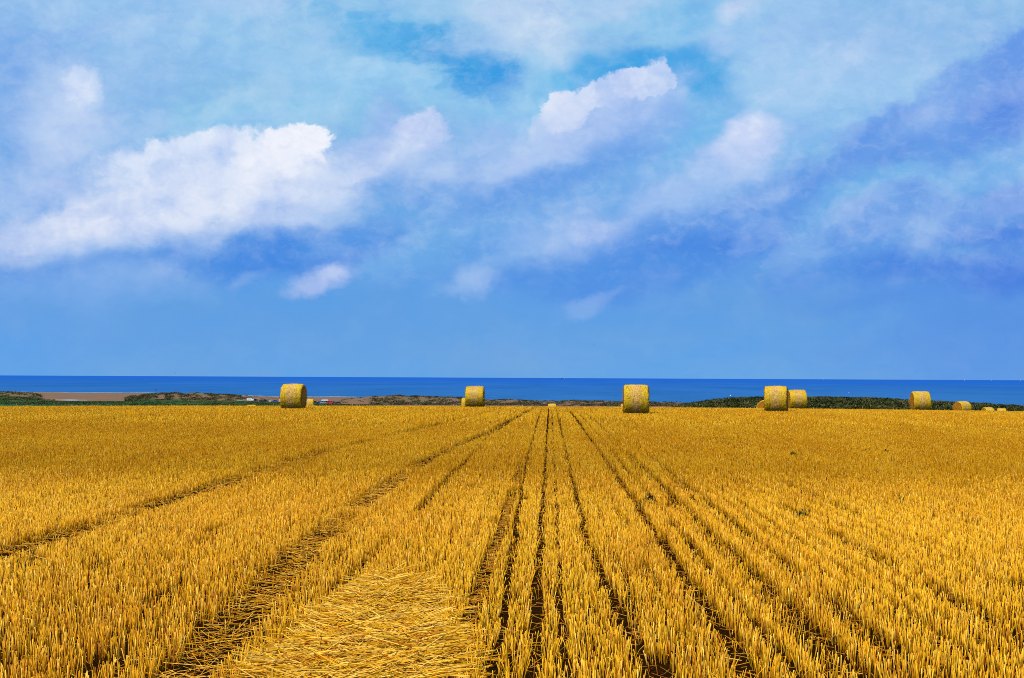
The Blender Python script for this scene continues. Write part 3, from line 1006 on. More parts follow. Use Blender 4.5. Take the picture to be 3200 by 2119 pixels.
# taller dry stalks along the crest of the field
k = 420
x = rng.uniform(-48, 42, k); y = rng.uniform(82, 104, k)
z = zf(x, y); h = rng.uniform(0.12, 0.30, k) + (rng.random(k) < 0.06) * rng.uniform(0.1, 0.35, k)
w = rng.uniform(0.006, 0.014, k); lx = rng.normal(0, 0.12, k)
v = np.empty((k, 4, 3), np.float32)
v[:, 0] = np.stack([x - w, y, z], 1); v[:, 1] = np.stack([x + w, y + .01, z], 1)
v[:, 2] = np.stack([x + w + lx * h, y + .01, z + h], 1); v[:, 3] = np.stack([x - w + lx * h, y, z + h], 1)
add(v, np.arange(k * 4).reshape(k, 4), None, np.repeat(PALE[None] * rng.uniform(.7, 1.1, (k, 1)), 4, axis=0))

m_straw = straw_mat('straw_stubble', 0.5, 0.10)
me = np_mesh('stubble', np.concatenate(V_), quads=np.concatenate(Q_), tris=np.concatenate(T_), col=np.concatenate(C_))
tag(link_mesh('stubble', me, m_straw), 'golden cut straw stubble standing in rows over the field', 'stubble', kind='stuff')
print('stubble verts', len(me.vertices))


# ------------------------------------------------------------------ loose straw lying about
def lying(x, y, z, length, rad, az, tilt, cols):
    n = len(x)
    ux, uy, uz = np.cos(az) * np.cos(tilt), np.sin(az) * np.cos(tilt), np.sin(tilt)
    nx, ny = -np.sin(az), np.cos(az)
    bend = rng.normal(0, 0.10, n)
    v = np.empty((n, 3, 3, 3), np.float32)
    for k, s_ in enumerate((-0.5, 0.0, 0.5)):
        cx_ = x + ux * length * s_ + nx * bend * length * (0.25 - s_ * s_); cy_ = y + uy * length * s_ + ny * bend * length * (0.25 - s_ * s_)
        cz_ = z + uz * length * s_
        for j, (a_, b_) in enumerate(((1, -.4), (-1, -.4), (0, 1.0))):
            v[:, k, j, 0] = cx_ + nx * rad * a_; v[:, k, j, 1] = cy_ + ny * rad * a_; v[:, k, j, 2] = cz_ + rad * b_
    b0 = np.arange(n) * 9
    q = np.concatenate([np.stack([b0 + 3 * k + i, b0 + 3 * k + (i + 1) % 3, b0 + 3 * k + 3 + (i + 1) % 3, b0 + 3 * k + 3 + i], 1) for k in range(2) for i in range(3)])
    return v.reshape(-1, 3), q, np.repeat(cols, 9, axis=0)


def lcols(n, pale=0.3, tint=np.array([1.0, 0.95, 0.9])):
    r_ = rng.random((n, 1))
    c = np.where(r_ < pale, PALE, np.where(r_ < 0.78, YEL, np.where(r_ < .9, GOLD, RED * 1.5)))
    return c * rng.uniform(0.55, 1.1, (n, 1)) * tint


# the heap swept flat in the foreground
n = 9800
y = rng.uniform(4.6, 10.5, n * 3); x = rng.uniform(-2.15, -0.2, n * 3)
pm = pile_mask(x, y)
keep = rng.random(n * 3) < np.clip(pm * 2.6, 0, 1) * 0.95
x, y, pm = x[keep][:n], y[keep][:n], pm[keep][:n]
n = len(x)
z = zf(x, y) + 0.012 + rng.random(n) ** 0.8 * (0.03 + (0.05 + 0.10 * vnoise(x, y, 151, .35, .5, 2)) * np.clip(pm * 2.2, 0, 1))
az = rng.normal(0.02, 0.46, n) + 1.8 * (vnoise(x, y, 121, .5, .5, 2) - .5) + np.where(rng.random(n) < 0.10, rng.uniform(-1.5, 1.5, n), 0)
v1, q1, c1 = lying(x, y, z, rng.uniform(0.12, 0.55, n), rng.uniform(0.0022, 0.0044, n), az, rng.normal(0, 0.17, n), lcols(n, 0.40, np.array([1.0, 0.96, 0.93])) * 1.03)
heap = link_mesh('straw_heap', np_mesh('straw_heap', v1, quads=q1, col=c1), m_straw)
tag(heap, 'flat heap of loose golden straw lying in the foreground', 'straw heap', kind='stuff')

# litter: on the soil everywhere, thick in the wheel tracks
LV, LQ, LC, off = [], [], [], 0
x, y = sample(4.6, 30.0, 230)
kl, _ln = gap_field(x, y)
dist_f = np.clip(1.25 - y / 30.0, 0.25, 1)
keep = rng.random(len(x)) < np.where(kl > 0.3, 0.8, 0.16) * dist_f
x, y = x[keep], y[keep]
n = len(x)
parts = [(x, y, zf(x, y) + 0.006 + rng.random(n) * 0.03, rng.uniform(0.03, 0.20, n), rng.uniform(0.0014, 0.0027, n), rng.uniform(0, np.pi, n), rng.normal(0, 0.22, n), lcols(n, 0.2, np.array([0.8, 0.64, 0.5])))]
IT = len(GAPS) - 2
for g_i, (y0, y1, cnt) in ((IT, (5.0, 20.0, 1500)), (IT, (20.0, 45.0, 250)), (IT + 1, (9.0, 24.0, 600)), (IT + 1, (24., 48., 120))):
    yy_ = y0 + (y1 - y0) * rng.random(cnt) ** 1.25
    pts = np.array(GAPS[g_i][0])
    xx_ = np.interp(yy_, pts[:, 0], pts[:, 1]) + rng.normal(0, 0.20, cnt)
    parts.append((xx_, yy_, zf(xx_, yy_) + 0.008 + rng.random(cnt) * 0.055, rng.uniform(0.05, 0.34, cnt), rng.uniform(0.0016, 0.0032, cnt), rng.normal(0.25, 0.95, cnt), rng.normal(0, 0.22, cnt), lcols(cnt, 0.36, np.array([1.0, 0.86, 0.75]))))
cnt = 900
yy_ = rng.uniform(5.5, 16, cnt); xx_ = np.interp(yy_, [0, 8, 12, 20], [-.58, -.56, -.54, -.56]) + rng.normal(0, .04, cnt)
parts.append((xx_, yy_, zf(xx_, yy_) + 0.008 + rng.random(cnt) * 0.012, rng.uniform(0.03, 0.12, cnt), rng.uniform(0.0018, 0.0034, cnt), rng.uniform(0, np.pi, cnt), rng.normal(0, 0.1, cnt), lcols(cnt, 0.3, np.array([0.8, 0.66, 0.55]))))
# straws leaning across the stubble
cnt = 420
x, y = sample(5.0, 22.0, 4); x, y = x[:cnt], y[:cnt]; cnt = len(x)
parts.append((x, y, zf(x, y) + 0.11 + rng.random(cnt) * 0.05, rng.uniform(0.06, 0.22, cnt), rng.uniform(0.0016, 0.0028, cnt), rng.uniform(0, np.pi, cnt), rng.normal(0, 0.5, cnt), lcols(cnt, 0.5)))
for a_ in parts:
    v1, q1, c1 = lying(*a_)
    LV.append(v1); LQ.append(q1 + off); LC.append(c1); off += len(v1)
tag(link_mesh('straw_litter', np_mesh('straw_litter', np.concatenate(LV), quads=np.concatenate(LQ), col=np.concatenate(LC)), m_straw),
    'scattered loose straw lying between the stubble rows', 'loose straw', kind='stuff')
del V_, Q_, T_, C_, LV, LQ, LC

# ------------------------------------------------------------------ round bales
def bale_material():
    m, t, b = mat('bale_straw_wrap')
    o = t.new('ShaderNodeTexCoord').outputs['Object']
    s = t.sep(o)
    nb = t.noise(o, 2.2, 4.0, 0.6)
    ax = t.math('ADD', t.math('ABSOLUTE', s[0]), t.math('MULTIPLY', t.math('SUBTRACT', nb, 0.5), 0.34))
    side = t.mapr(ax, 0.12, 0.34)
    tan_c = t.mix(t.noise(o, 16.0, 6.0, 0.7), (0.46, 0.25, 0.046), (0.66, 0.40, 0.092))
    yel_c = t.mix(t.noise(o, 20.0, 6.0, 0.7), (0.45, 0.258, 0.006), (0.68, 0.435, 0.012))
    c = t.mix(side, tan_c, yel_c)
    sp = t.noise(o, 26.0, 5.0, 0.75)
    c = t.mix(t.mapr(sp, 0.60, 0.70, 0, 0.45), c, (0.13, 0.06, 0.006))
    c = t.mix(t.mapr(sp, 0.40, 0.31, 0, 0.7), c, (0.72, 0.50, 0.07))
    t.l.new(c, b.inputs['Base Color'])
    b.inputs['Roughness'].default_value = 0.6; b.inputs['Specular IOR Level'].default_value = 0.2
    bp = t.new('ShaderNodeBump'); bp.inputs['Strength'].default_value = 0.6; bp.inputs['Distance'].default_value = 0.04
    t.l.new(t.noise(o, 15.0, 5.0, 0.7), bp.inputs['Height']); t.l.new(bp.outputs[0], b.inputs['Normal'])
    return m


def end_material():
    m, t, b = mat('bale_straw_end')
    o = t.new('ShaderNodeTexCoord').outputs['Object']
    c = t.mix(t.noise(o, 13.0, 6.0, 0.7), (0.24, 0.080, 0.004), (0.64, 0.27, 0.014))
    sp = t.noise(o, 20.0, 4.0, 0.7)
    c = t.mix(t.mapr(sp, 0.58, 0.66, 0, 0.8), c, (0.05, 0.016, 0.004))
    t.l.new(c, b.inputs['Base Color'])
    b.inputs['Roughness'].default_value = 0.75; b.inputs['Specular IOR Level'].default_value = 0.12
    bp = t.new('ShaderNodeBump'); bp.inputs['Strength'].default_value = 1.0; bp.inputs['Distance'].default_value = 0.06
    t.l.new(t.noise(o, 17.0, 4.0, 0.7), bp.inputs['Height']); t.l.new(bp.outputs[0], b.inputs['Normal'])
    return m


MB_WRAP, MB_END = bale_material(), end_material()
BALE_R, BALE_W = 0.75, 1.17


def bale_point(a, r, g):
    """ring angle -> y, z, with the sag of a bale that lies on the ground"""
    yv = np.sin(a) * r; zv = np.cos(a) * r
    low = np.clip((-zv - 0.35) / 0.4, 0, 1)
    yv = yv * (1 + 0.05 * low)
    return yv, zv


def fringe(P0, N, T, k, lmin, lmax, wid, lift, g):
    """short straws standing off a surface"""
    L = g.uniform(lmin, lmax, k)[:, None]
    d = T + g.normal(0, 0.42, (k, 3)) * (1 - 0.55 * np.abs(N)); d /= np.linalg.norm(d, axis=1, keepdims=True)
    d = d + N * g.uniform(-0.05, lift, (k, 1))
    s_ = np.cross(d, N); s_ /= np.linalg.norm(s_, axis=1, keepdims=True) + 1e-9
    w = g.uniform(0.5, 1.2, (k, 1)) * wid
    p0 = P0 + N * 0.006; p1 = p0 + d * L * 0.55 + N * 0.01; p2 = p0 + d * L
    v = np.stack([p0 - s_ * w, p0 + s_ * w, p1 + s_ * w, p1 - s_ * w, p2 + s_ * w * .5, p2 - s_ * w * .5], 1)
    b0 = np.arange(k) * 6
    q = np.concatenate([np.stack([b0, b0 + 1, b0 + 2, b0 + 3], 1), np.stack([b0 + 3, b0 + 2, b0 + 4, b0 + 5], 1)])
    return v.reshape(-1, 3), q


def make_bale(seed):
    g = np.random.default_rng(seed)
    na, nl = 120, 44
    a = np.linspace(0, 2 * np.pi, na, endpoint=False)
    s = np.linspace(-1, 1, nl)
    prof = BALE_R * (1.0 - 0.045 * np.abs(s) ** 2.5) - 0.05 * np.clip((np.abs(s) - 0.88) / 0.12, 0, 1) ** 2
    lx = s * BALE_W / 2
    A, S = np.meshgrid(a, s)
    rr = prof[:, None] + 0.016 * (vnoise(np.cos(A) * 9 + 20, np.sin(A) * 9 + S * 7 + 30, seed, 1.6, 1.6, 3) - 0.5) * 2 + 0.012 * np.sin(A * 3 + seed)
    yv, zv = bale_point(A, rr, g)
    xv = lx[:, None] + 0.008 * g.normal(0, 1, A.shape) * (np.abs(S) > .8)
    V0 = np.stack([xv, yv, zv + BALE_R], -1)
    V0[..., 2] = np.maximum(V0[..., 2], 0.035)
    V0[..., 2] -= 0.035
    ii = np.arange(na * nl).reshape(nl, na)
    q = np.stack([ii[:-1], np.roll(ii[:-1], -1, 1), np.roll(ii[1:], -1, 1), ii[1:]], -1).reshape(-1, 4)
    verts = [V0.reshape(-1, 3)]; quads = [q]; off = na * nl
    k = 2600
    fa = g.uniform(0, 2 * np.pi, k); fs = g.uniform(-0.98, 0.98, k)
    fr = np.interp(fs, s, prof)
    fy, fz = bale_point(fa, fr, g)
    N = np.stack([np.zeros(k), np.sin(fa), np.cos(fa)], 1); T = np.stack([np.zeros(k), np.cos(fa), -np.sin(fa)], 1) * np.sign(g.normal(0, 1, (k, 1)))
    P0 = np.stack([fs * BALE_W / 2, fy, np.maximum(fz + BALE_R - .035, 0.01)], 1)
    v, q = fringe(P0, N, T, k, 0.05, 0.15, 0.005, 0.07, g)
    v[:, 2] = np.maximum(v[:, 2], 0.0)
    verts.append(v); quads.append(q + off)
    root = empty('hay_bale')
    body = link_mesh('wrapped_barrel', np_mesh('wrapped_barrel', np.concatenate(verts), quads=np.concatenate(quads), smooth=True), MB_WRAP, root)
    for sg, row in ((-1, 0), (1, nl - 1)):
        ring = V0[row]
        nr = 9
        vs, qs = [], []
        cen = np.array([ring[:, 0].mean(), 0, BALE_R - .035])
        for j in range(nr):
            f = 1 - j / (nr - 0.6)
            p_ = cen + (ring - cen) * f
            p_[:, 0] = ring[:, 0] * f + cen[0] * (1 - f) + sg * (0.035 * (1 - f ** 3) + 0.03 * (vnoise(p_[:, 1] * 6 + 50, p_[:, 2] * 6 + 50, seed + 5, 1, 1, 3) - .4) * (j > 0))
            p_[:, 2] = np.maximum(p_[:, 2], 0.0)
            vs.append(p_)
        jj = np.arange(nr * na).reshape(nr, na)
        q = np.stack([jj[:-1], np.roll(jj[:-1], -1, 1), np.roll(jj[1:], -1, 1), jj[1:]], -1).reshape(-1, 4)
        vv = np.concatenate(vs + [np.array([[vs[-1][:, 0].mean(), 0, BALE_R - .035]])])
        tr = np.stack([jj[-1], np.roll(jj[-1], -1), np.full(na, nr * na)], 1)
        k = 900
        ra = np.sqrt(g.random(k)) * (BALE_R - 0.07); aa = g.uniform(0, 2 * np.pi, k)
        P0 = np.stack([np.full(k, sg * (BALE_W / 2 + 0.01)), np.sin(aa) * ra, np.maximum(np.cos(aa) * ra + BALE_R - .035, .02)], 1)
        N = np.tile(np.array([sg, 0, 0.0]), (k, 1)); T = np.stack([np.zeros(k), np.cos(aa), -np.sin(aa)], 1)
        v, q2 = fringe(P0, N, T, k, 0.05, 0.14, 0.006, 0.4, g)
        v[:, 2] = np.maximum(v[:, 2], 0.0)
        me = np_mesh('straw_end', np.concatenate([vv, v]), quads=np.concatenate([q, q2 + len(vv)]), tris=tr, smooth=True)
        link_mesh('straw_end', me, MB_END, root)
    return root


GB = 'round straw bales standing in the stubble field'
# px centre, depth, turn (deg, 0 = axis across the rows), size, label
BALES = [
    (917, 62.0, -2, 1.0, 'large round bale with its shaded straw end turned right, largest on the left'),
    (1484, 73.0, 0, 1.0, 'round bale standing alone just left of the middle of the field crest'),
    (1987.5, 53.6, -3, 1.0, 'tallest round bale, dark at its foot, right of the middle of the field'),
    (2425, 60.5, -14, 1.0, 'large round bale in front of two others on the right'),
    (2490, 79.0, 0, 1.0, 'round bale close behind the right shoulder of a larger bale, orange end at left'),
    (2876, 80.0, -4, 1.0, 'whole round bale with orange left end, farthest right of those standing clear of the crest'),
    (961, 110.0, 11, 1.0, 'small far bale half hidden behind the right side of the large left bale'),
    (786, 150.0, 8, 1.0, 'pale top of a far bale showing over the crest left of the large left bale'),
    (1462, 106.0, 2, 1.0, 'far bale peeping out left of the lone middle bale'),
    (1725, 163.0, 3, 1.0, 'thin pale bale top over the crest where the rows meet'),
    (1953, 163.0, 2, 1.0, 'pale corner of a far bale low beside the tallest bale'),
    (2394, 92.0, 66, 1.0, 'bale turned end on with a bright rim, half hidden left of a large bale'),
    (3007, 113.0, 21, 1.0, 'bale turned at an angle and sunk behind the crest at the right'),
    (3087, 147.0, 12, 1.0, 'top of a bale with a little of its end showing over the right crest'),
    (3130, 160.0, -18, 1.0, 'lowest and rightmost bale, only a sliver over the crest'),
]
BALE_TOPS = {786: 1265, 1725: 1261.5, 1953: 1261.5, 3007: 1254, 3087: 1272.5, 3130: 1276.5, 961: 1246.5, 1462: 1243.5, 2394: 1250}
protos = [make_bale(s_) for s_ in (3, 5, 8)]
used = set()
for i, (px, dep, turn, sc, lab) in enumerate(BALES):
    k = i % 3
    pr = protos[k]
    o = pr if k not in used else copy_tree(pr)
    used.add(k)
    w_ = at(px, 1275, dep)
    if px in BALE_TOPS:                    # on the slope beyond the crest: the ground there lies where the bale's top says
        zb = at(px, BALE_TOPS[px], dep).z - 1.47
    else:
        zb = float(zf(np.array([w_.x]), np.array([w_.y]))[0]) + 0.01
    o.location = (w_.x, w_.y, zb)
    o.rotation_euler = (0, 0, R(turn))
    tag(o, lab, 'straw bale', GB)


# ------------------------------------------------------------------ small building helpers
def prism(bm, prof, y0, y1):
    """side outline (x, z) drawn out along y"""
    A = [bm.verts.new((x, y0, z)) for x, z in prof]
    B = [bm.verts.new((x, y1, z)) for x, z in prof]
    n = len(prof)
    bm.faces.new(A[::-1]); bm.faces.new(B)
    for i in range(n):
        bm.faces.new((A[i], A[(i + 1) % n], B[(i + 1) % n], B[i]))


def box(bm, x0, x1, y0, y1, z0, z1):
    prism(bm, [(x0, z0), (x0, z1), (x1, z1), (x1, z0)], y0, y1)


def lathe(bm, prof, seg=16, axis='z', off=(0, 0, 0)):
    rings = []
    for r_, h_ in prof:
        ring = []
        for i in range(seg):
            a = 2 * math.pi * i / seg
            p_ = (math.cos(a) * r_, math.sin(a) * r_, h_)
            if axis == 'y': p_ = (p_[0], p_[2], p_[1])
            ring.append(bm.verts.new((p_[0] + off[0], p_[1] + off[1], p_[2] + off[2])))
        rings.append(ring)
    for a_, b_ in zip(rings, rings[1:]):
        for i in range(seg):
            bm.faces.new((a_[i], a_[(i + 1) % seg], b_[(i + 1) % seg], b_[i]))
    bm.faces.new(rings[0][::-1]); bm.faces.new(rings[-1])


def done(bm, name, m, parent=None, bevel=0.0, smooth=False):
    if bevel:
        bmesh.ops.bevel(bm, geom=list(bm.edges), offset=bevel, segments=2, affect='EDGES', clamp_overlap=True)
    bmesh.ops.recalc_face_normals(bm, faces=list(bm.faces))
    me = bpy.data.meshes.new(name); bm.to_mesh(me); bm.free()
    if smooth:
        for p_ in me.polygons: p_.use_smooth = True
    return link_mesh(name, me, m, parent)


# ------------------------------------------------------------------ vehicles by the dunes
m_glass = simple('car_glass', (0.012, 0.016, 0.022), rough=0.08, spec=0.6, var=0.05)
m_tyre = simple('tyre_rubber', (0.012, 0.012, 0.013), rough=0.9, spec=0.1)
m_rim = simple('wheel_rim', (0.35, 0.36, 0.38), rough=0.4, spec=0.5, metal=0.6)
m_lamp = simple('headlight_glass', (0.75, 0.78, 0.80), rough=0.15, spec=0.6)
m_tail = simple('tail_light_red', (0.35, 0.01, 0.008), rough=0.3, spec=0.5)
_paints = {}


def paint(c):
    if c not in _paints:
        _paints[c] = simple('car_paint', c, rough=0.28, spec=0.5, var=0.04)
    return _paints[c]


def vehicle(kind, colour, label, px, py, dep, turn, cat='car', roof=None, load=False):
    root = empty('parked_van' if kind in ('van', 'camper') else 'parked_car')
    P0 = paint(colour)
    if kind == 'car':
        L, ww, r_ = 2.08, 0.84, 0.31
        bm = bmesh.new(); prism(bm, [(-L, .32), (-L - .02, .72), (-L + .08, .93), (-1.0, .97), (0.85, .95), (1.75, .80), (L, .62), (L, .32)], -ww, ww)
        done(bm, 'body', P0, root, 0.05)
        bm = bmesh.new(); prism(bm, [(-1.92, .94), (-1.55, 1.36), (.10, 1.40), (.98, .94)], -ww + .09, ww - .09)
        done(bm, 'window_band', m_glass, root, 0.03)
        bm = bmesh.new(); prism(bm, [(-1.62, 1.365), (-1.45, 1.45), (.02, 1.475), (.22, 1.385)], -ww + .10, ww - .10)
        done(bm, 'roof', roof or P0, root, 0.02)
        axles, hz = (-1.28, 1.32), 0.66
    elif kind == 'van':
        L, ww, r_ = 2.4, 0.95, 0.33
        bm = bmesh.new(); prism(bm, [(-L, .38), (-L, 1.95), (-L + .10, 2.05), (1.05, 2.02), (1.65, 1.25), (2.3, 1.05), (L, .85), (L, .38)], -ww, ww)
        done(bm, 'body', P0, root, 0.06)
        bm = bmesh.new(); box(bm, -1.9, .95, -ww - .012, ww + .012, 1.22, 1.72)
        done(bm, 'side_window', m_glass, root)
        bm = bmesh.new(); prism(bm, [(1.16, 1.90), (1.62, 1.30), (1.655, 1.33), (1.19, 1.93)], -ww + .14, ww - .14)
        done(bm, 'windscreen', m_glass, root)
        axles, hz = (-1.45, 1.55), 0.72
    else:
        L, ww, r_ = 2.75, 1.05, 0.34
        bm = bmesh.new(); prism(bm, [(-L, .45), (-L, 1.75), (1.0, 1.75), (1.75, 1.30), (2.6, 1.08), (L, .9), (L, .45)], -ww, ww)
        done(bm, 'body', P0, root, 0.06)
        bm = bmesh.new(); prism(bm, [(-L - .05, 1.752), (-L, 2.35), (-L + .3, 2.52), (0.8, 2.58), (1.75, 2.30), (1.7, 2.0), (1.05, 1.752)], -ww - .04, ww + .04)
        done(bm, 'roof', roof, root, 0.06)
        bm = bmesh.new(); box(bm, -2.2, .7, -ww - .012, ww + .012, 1.12, 1.62)
        done(bm, 'side_window', m_glass, root)
        bm = bmesh.new(); prism(bm, [(1.08, 1.76), (1.72, 1.36), (1.755, 1.39), (1.11, 1.79)], -ww + .14, ww - .14)
        done(bm, 'windscreen', m_glass, root)
        axles, hz = (-1.6, 1.75), 0.75
    for ax in axles:
        for sy in (-1, 1):
            bm = bmesh.new(); lathe(bm, [(r_ * .75, -.11), (r_, -.08), (r_, .08), (r_ * .75, .11)], 18, 'y', (ax, sy * (ww - .08), r_))
            wh = done(bm, 'wheel', m_tyre, root)
            bm = bmesh.new(); lathe(bm, [(r_ * .55, -.02), (r_ * .6, 0), (r_ * .55, .02)], 14, 'y', (ax, sy * (ww + .03), r_))
            done(bm, 'rim', m_rim, wh)
    for sy in (-1, 1):
        bm = bmesh.new(); box(bm, L - .06, L + .02, sy * (ww - .22) - .13, sy * (ww - .22) + .13, hz - .08, hz + .08)
        done(bm, 'headlight', m_lamp, root, 0.02)
        bm = bmesh.new(); box(bm, -L - .035, -L + .04, sy * (ww - .16) - .08, sy * (ww - .16) + .08, hz, hz + .2)
        done(bm, 'tail_light', m_tail, root, 0.02)
    if load:
        for sx in (-1.05, -.35):
            bm = bmesh.new(); lathe(bm, [(.10, -.24), (.22, -.16), (.22, .16), (.10, .24)], 10, 'y', (sx, 0, 1.72))
            done(bm, 'roof_load', m_tyre, root)
    w_ = at(px, py, dep)
    pc = px
    root.location = (w_.x, w_.y, float(land_z(np.array([pc]), np.array([w_.y]))[0]) + 0.02)
    root.rotation_euler = (0, 0, R(turn))
    tag(root, label, cat, 'vehicles parked on the grass by the dunes')
    return root


white_p = paint((0.78, 0.80, 0.80))
vehicle('car', (0.20, 0.36, 0.34), 'pale green car at the left end of the row by the dunes', 753, 1257, 752, 180)
vehicle('van', (0.72, 0.80, 0.80), 'white van with blue green windows in the left row by the dunes', 783, 1257, 756, -12, 'van')
vehicle('car', (0.012, 0.016, 0.02), 'black car just right of the white van', 797, 1257, 758, 62)
vehicle('car', (0.02, 0.03, 0.085), 'dark blue car beside the car with the roof load', 815, 1257, 752, 118)
vehicle('car', (0.018, 0.028, 0.09), 'dark blue car with two round loads on its roof', 828, 1257, 750, 60, load=True)
vehicle('car', (0.66, 0.58, 0.34), 'cream car seen end on, left of the blue car', 845, 1257, 748, -82)
vehicle('car', (0.03, 0.10, 0.42), 'bright blue car between the cream car and the white car', 858, 1257, 746, 172)
vehicle('van', (0.74, 0.72, 0.64), 'cream white van half behind the large left bale', 877, 1257, 752, -70, 'van')
vehicle('car', (0.008, 0.012, 0.03), 'black car beside the small far bale', 985, 1257, 735, 30)
vehicle('car', (0.015, 0.035, 0.12), 'navy car next to the pale turquoise car', 997, 1259, 722, 168)
vehicle('car', (0.30, 0.52, 0.50), 'pale turquoise car in front of the white roofed camper', 1010, 1260, 716, -158)
vehicle('camper', (0.010, 0.016, 0.09), 'dark blue camper van with a high white roof', 1018, 1258, 730, 8, 'camper van', roof=white_p)
vehicle('van', (0.62, 0.014, 0.006), 'bright red van beside the white roofed camper', 1032, 1260, 720, -48, 'van')
vehicle('car', (0.012, 0.022, 0.06), 'dark blue car right of the red van', 1045, 1258, 728, -30)
vehicle('car', (0.05, 0.05, 0.045), 'dark grey car at the right end of the row', 1057, 1260, 720, 40)

# ------------------------------------------------------------------ people on the shore
m_skin = simple('skin', (0.42, 0.22, 0.14), rough=0.6, spec=0.3)


def person(label, px, py, dep, turn, stride, top, legs_c, hair, ridge=True):
    """one continuous body grown from a skeleton; clothing and hair are children"""
    s_ = stride
    J = {'pel': (0, 0, .95), 'spi': (0.02, 0, 1.15), 'che': (0.04, 0, 1.36), 'nec': (0.06, 0, 1.50), 'hea': (0.08, 0, 1.62), 'top': (0.08, 0, 1.74),
         'hl': (0, .09, .90), 'kl': (.30 * s_, .10, .50), 'al': (.36 * s_ + .0, .10, .09), 'fl': (.36 * s_ + .17, .10, .04),
         'hr': (0, -.09, .90), 'kr': (-.10 * s_, -.10, .49), 'ar': (-.46 * s_, -.10, .12), 'fr': (-.36 * s_, -.10, .04),
         'sl': (.04, .18, 1.40), 'el': (-.10 * s_, .24, 1.13), 'wl': (.05, .24, .92), 'pl': (.08, .23, .80),
         'sr': (.04, -.18, 1.40), 'er': (.06 + .10 * s_, -.24, 1.13), 'wr': (.26 * s_, -.24, .95), 'pr': (.32 * s_, -.23, .84)}
    E = [('pel', 'spi'), ('spi', 'che'), ('che', 'nec'), ('nec', 'hea'), ('hea', 'top'), ('pel', 'hl'), ('hl', 'kl'), ('kl', 'al'), ('al', 'fl'),
         ('pel', 'hr'), ('hr', 'kr'), ('kr', 'ar'), ('ar', 'fr'), ('che', 'sl'), ('sl', 'el'), ('el', 'wl'), ('wl', 'pl'), ('che', 'sr'), ('sr', 'er'), ('er', 'wr'), ('wr', 'pr')]
    Rd = {'pel': .16, 'spi': .15, 'che': .18, 'nec': .055, 'hea': .095, 'top': .06, 'hl': .10, 'kl': .065, 'al': .045, 'fl': .035, 'hr': .10, 'kr': .065,
          'ar': .045, 'fr': .035, 'sl': .07, 'el': .045, 'wl': .032, 'pl': .03, 'sr': .07, 'er': .045, 'wr': .032, 'pr': .03}

    def skin(name, keys, edges, m, grow, parent):
        me = bpy.data.meshes.new(name)
        ix = {k_: i for i, k_ in enumerate(keys)}
        me.from_pydata([J[k_] for k_ in keys], [(ix[a_], ix[b_]) for a_, b_ in edges], [])
        o = link_mesh(name, me, m, parent)
        md = o.modifiers.new('skin', 'SKIN'); md.use_smooth_shade = True
        for i, k_ in enumerate(keys):
            me.skin_vertices[0].data[i].radius = (Rd[k_] + grow,) * 2
        me.skin_vertices[0].data[0].use_root = True
        o.modifiers.new('smooth', 'SUBSURF').levels = 1
        return o
    body = skin('person', list(J), E, m_skin, 0.0, None)
    kt = ['pel', 'spi', 'che', 'sl', 'el', 'wl', 'sr', 'er', 'wr']
    skin('jacket', kt, [e for e in E if e[0] in kt and e[1] in kt], simple('jacket_cloth', top, 0.9, 0.1), 0.022, body)
    kl_ = ['pel', 'hl', 'kl', 'al', 'hr', 'kr', 'ar']
    skin('trousers', kl_, [e for e in E if e[0] in kl_ and e[1] in kl_], simple('trouser_cloth', legs_c, 0.9, 0.1), 0.018, body)
    bm = bmesh.new()
    bmesh.ops.create_uvsphere(bm, u_segments=14, v_segments=9, radius=0.125)
    for v_ in bm.verts:
        v_.co.x = v_.co.x * 0.95 + 0.055; v_.co.z = max(v_.co.z, -0.05 if v_.co.x < 0.06 else 0.03) + 1.685
    done(bm, 'hair', simple('hair', hair, 0.8, 0.2), body, smooth=True)
    if ridge:                                # stand on the brow of the dune
        ys_ = np.arange(dep - 40, dep + 25, 1.0)
        zs_ = land_z(np.full_like(ys_, px), ys_)
        yb_ = float(ys_[np.argmax((zs_ - EYE) / ys_)])
    else:
        yb_ = at(px, py, dep).y
    body.location = (float(land_x(px, yb_)), yb_, float(land_z(np.array([px]), np.array([yb_]))[0]) - 0.02)
    body.rotation_euler = (0, 0, R(turn))
    tag(body, label, 'person', 'people walking by the shore')
    return body


person('person in dark blue striding left along the dune top, left of the pair', 2114.5, 1256, 800, 10, 1.0, (0.010, 0.014, 0.06), (0.008, 0.009, 0.02), (0.02, 0.012, 0.008))
person('person in black upright on the dune top, right of the pair', 2125, 1257, 801, 20, 0.35, (0.008, 0.009, 0.014), (0.006, 0.006, 0.010), (0.015, 0.01, 0.008))
person('person in a pale top standing on the sand crest', 1147, 1236, 900, 90, 0.15, (0.55, 0.66, 0.70), (0.40, 0.50, 0.55), (0.02, 0.014, 0.01))
person('person in dark clothes beside the one in the pale top', 1151, 1237, 930, 80, 0.15, (0.010, 0.02, 0.07), (0.01, 0.014, 0.03), (0.02, 0.014, 0.01))
person('person in light clothes standing between the black car and the dark blue cars', 804.7, 1257, 762, 60, 0.2, (0.45, 0.40, 0.33), (0.06, 0.06, 0.05), (0.03, 0.02, 0.012), ridge=False)

# ------------------------------------------------------------------ marks on the land: posts
m_post = simple('weathered_wood', (0.05, 0.042, 0.032), 0.9, 0.1)


def post(label, px, dep, h_, r_):
    w_ = at(px, 1245, dep)
    bm = bmesh.new(); lathe(bm, [(r_, 0), (r_ * .95, h_ * .93), (r_ * .6, h_)], 8)
    o = done(bm, 'wooden_post', m_post)
    o.location = (w_.x, w_.y, float(land_z(np.array([px]), np.array([w_.y]))[0]) - 0.15)
    tag(o, label, 'post')


post('short dark post on the top of the green headland', 2319.5, 428, 0.75, 0.16)

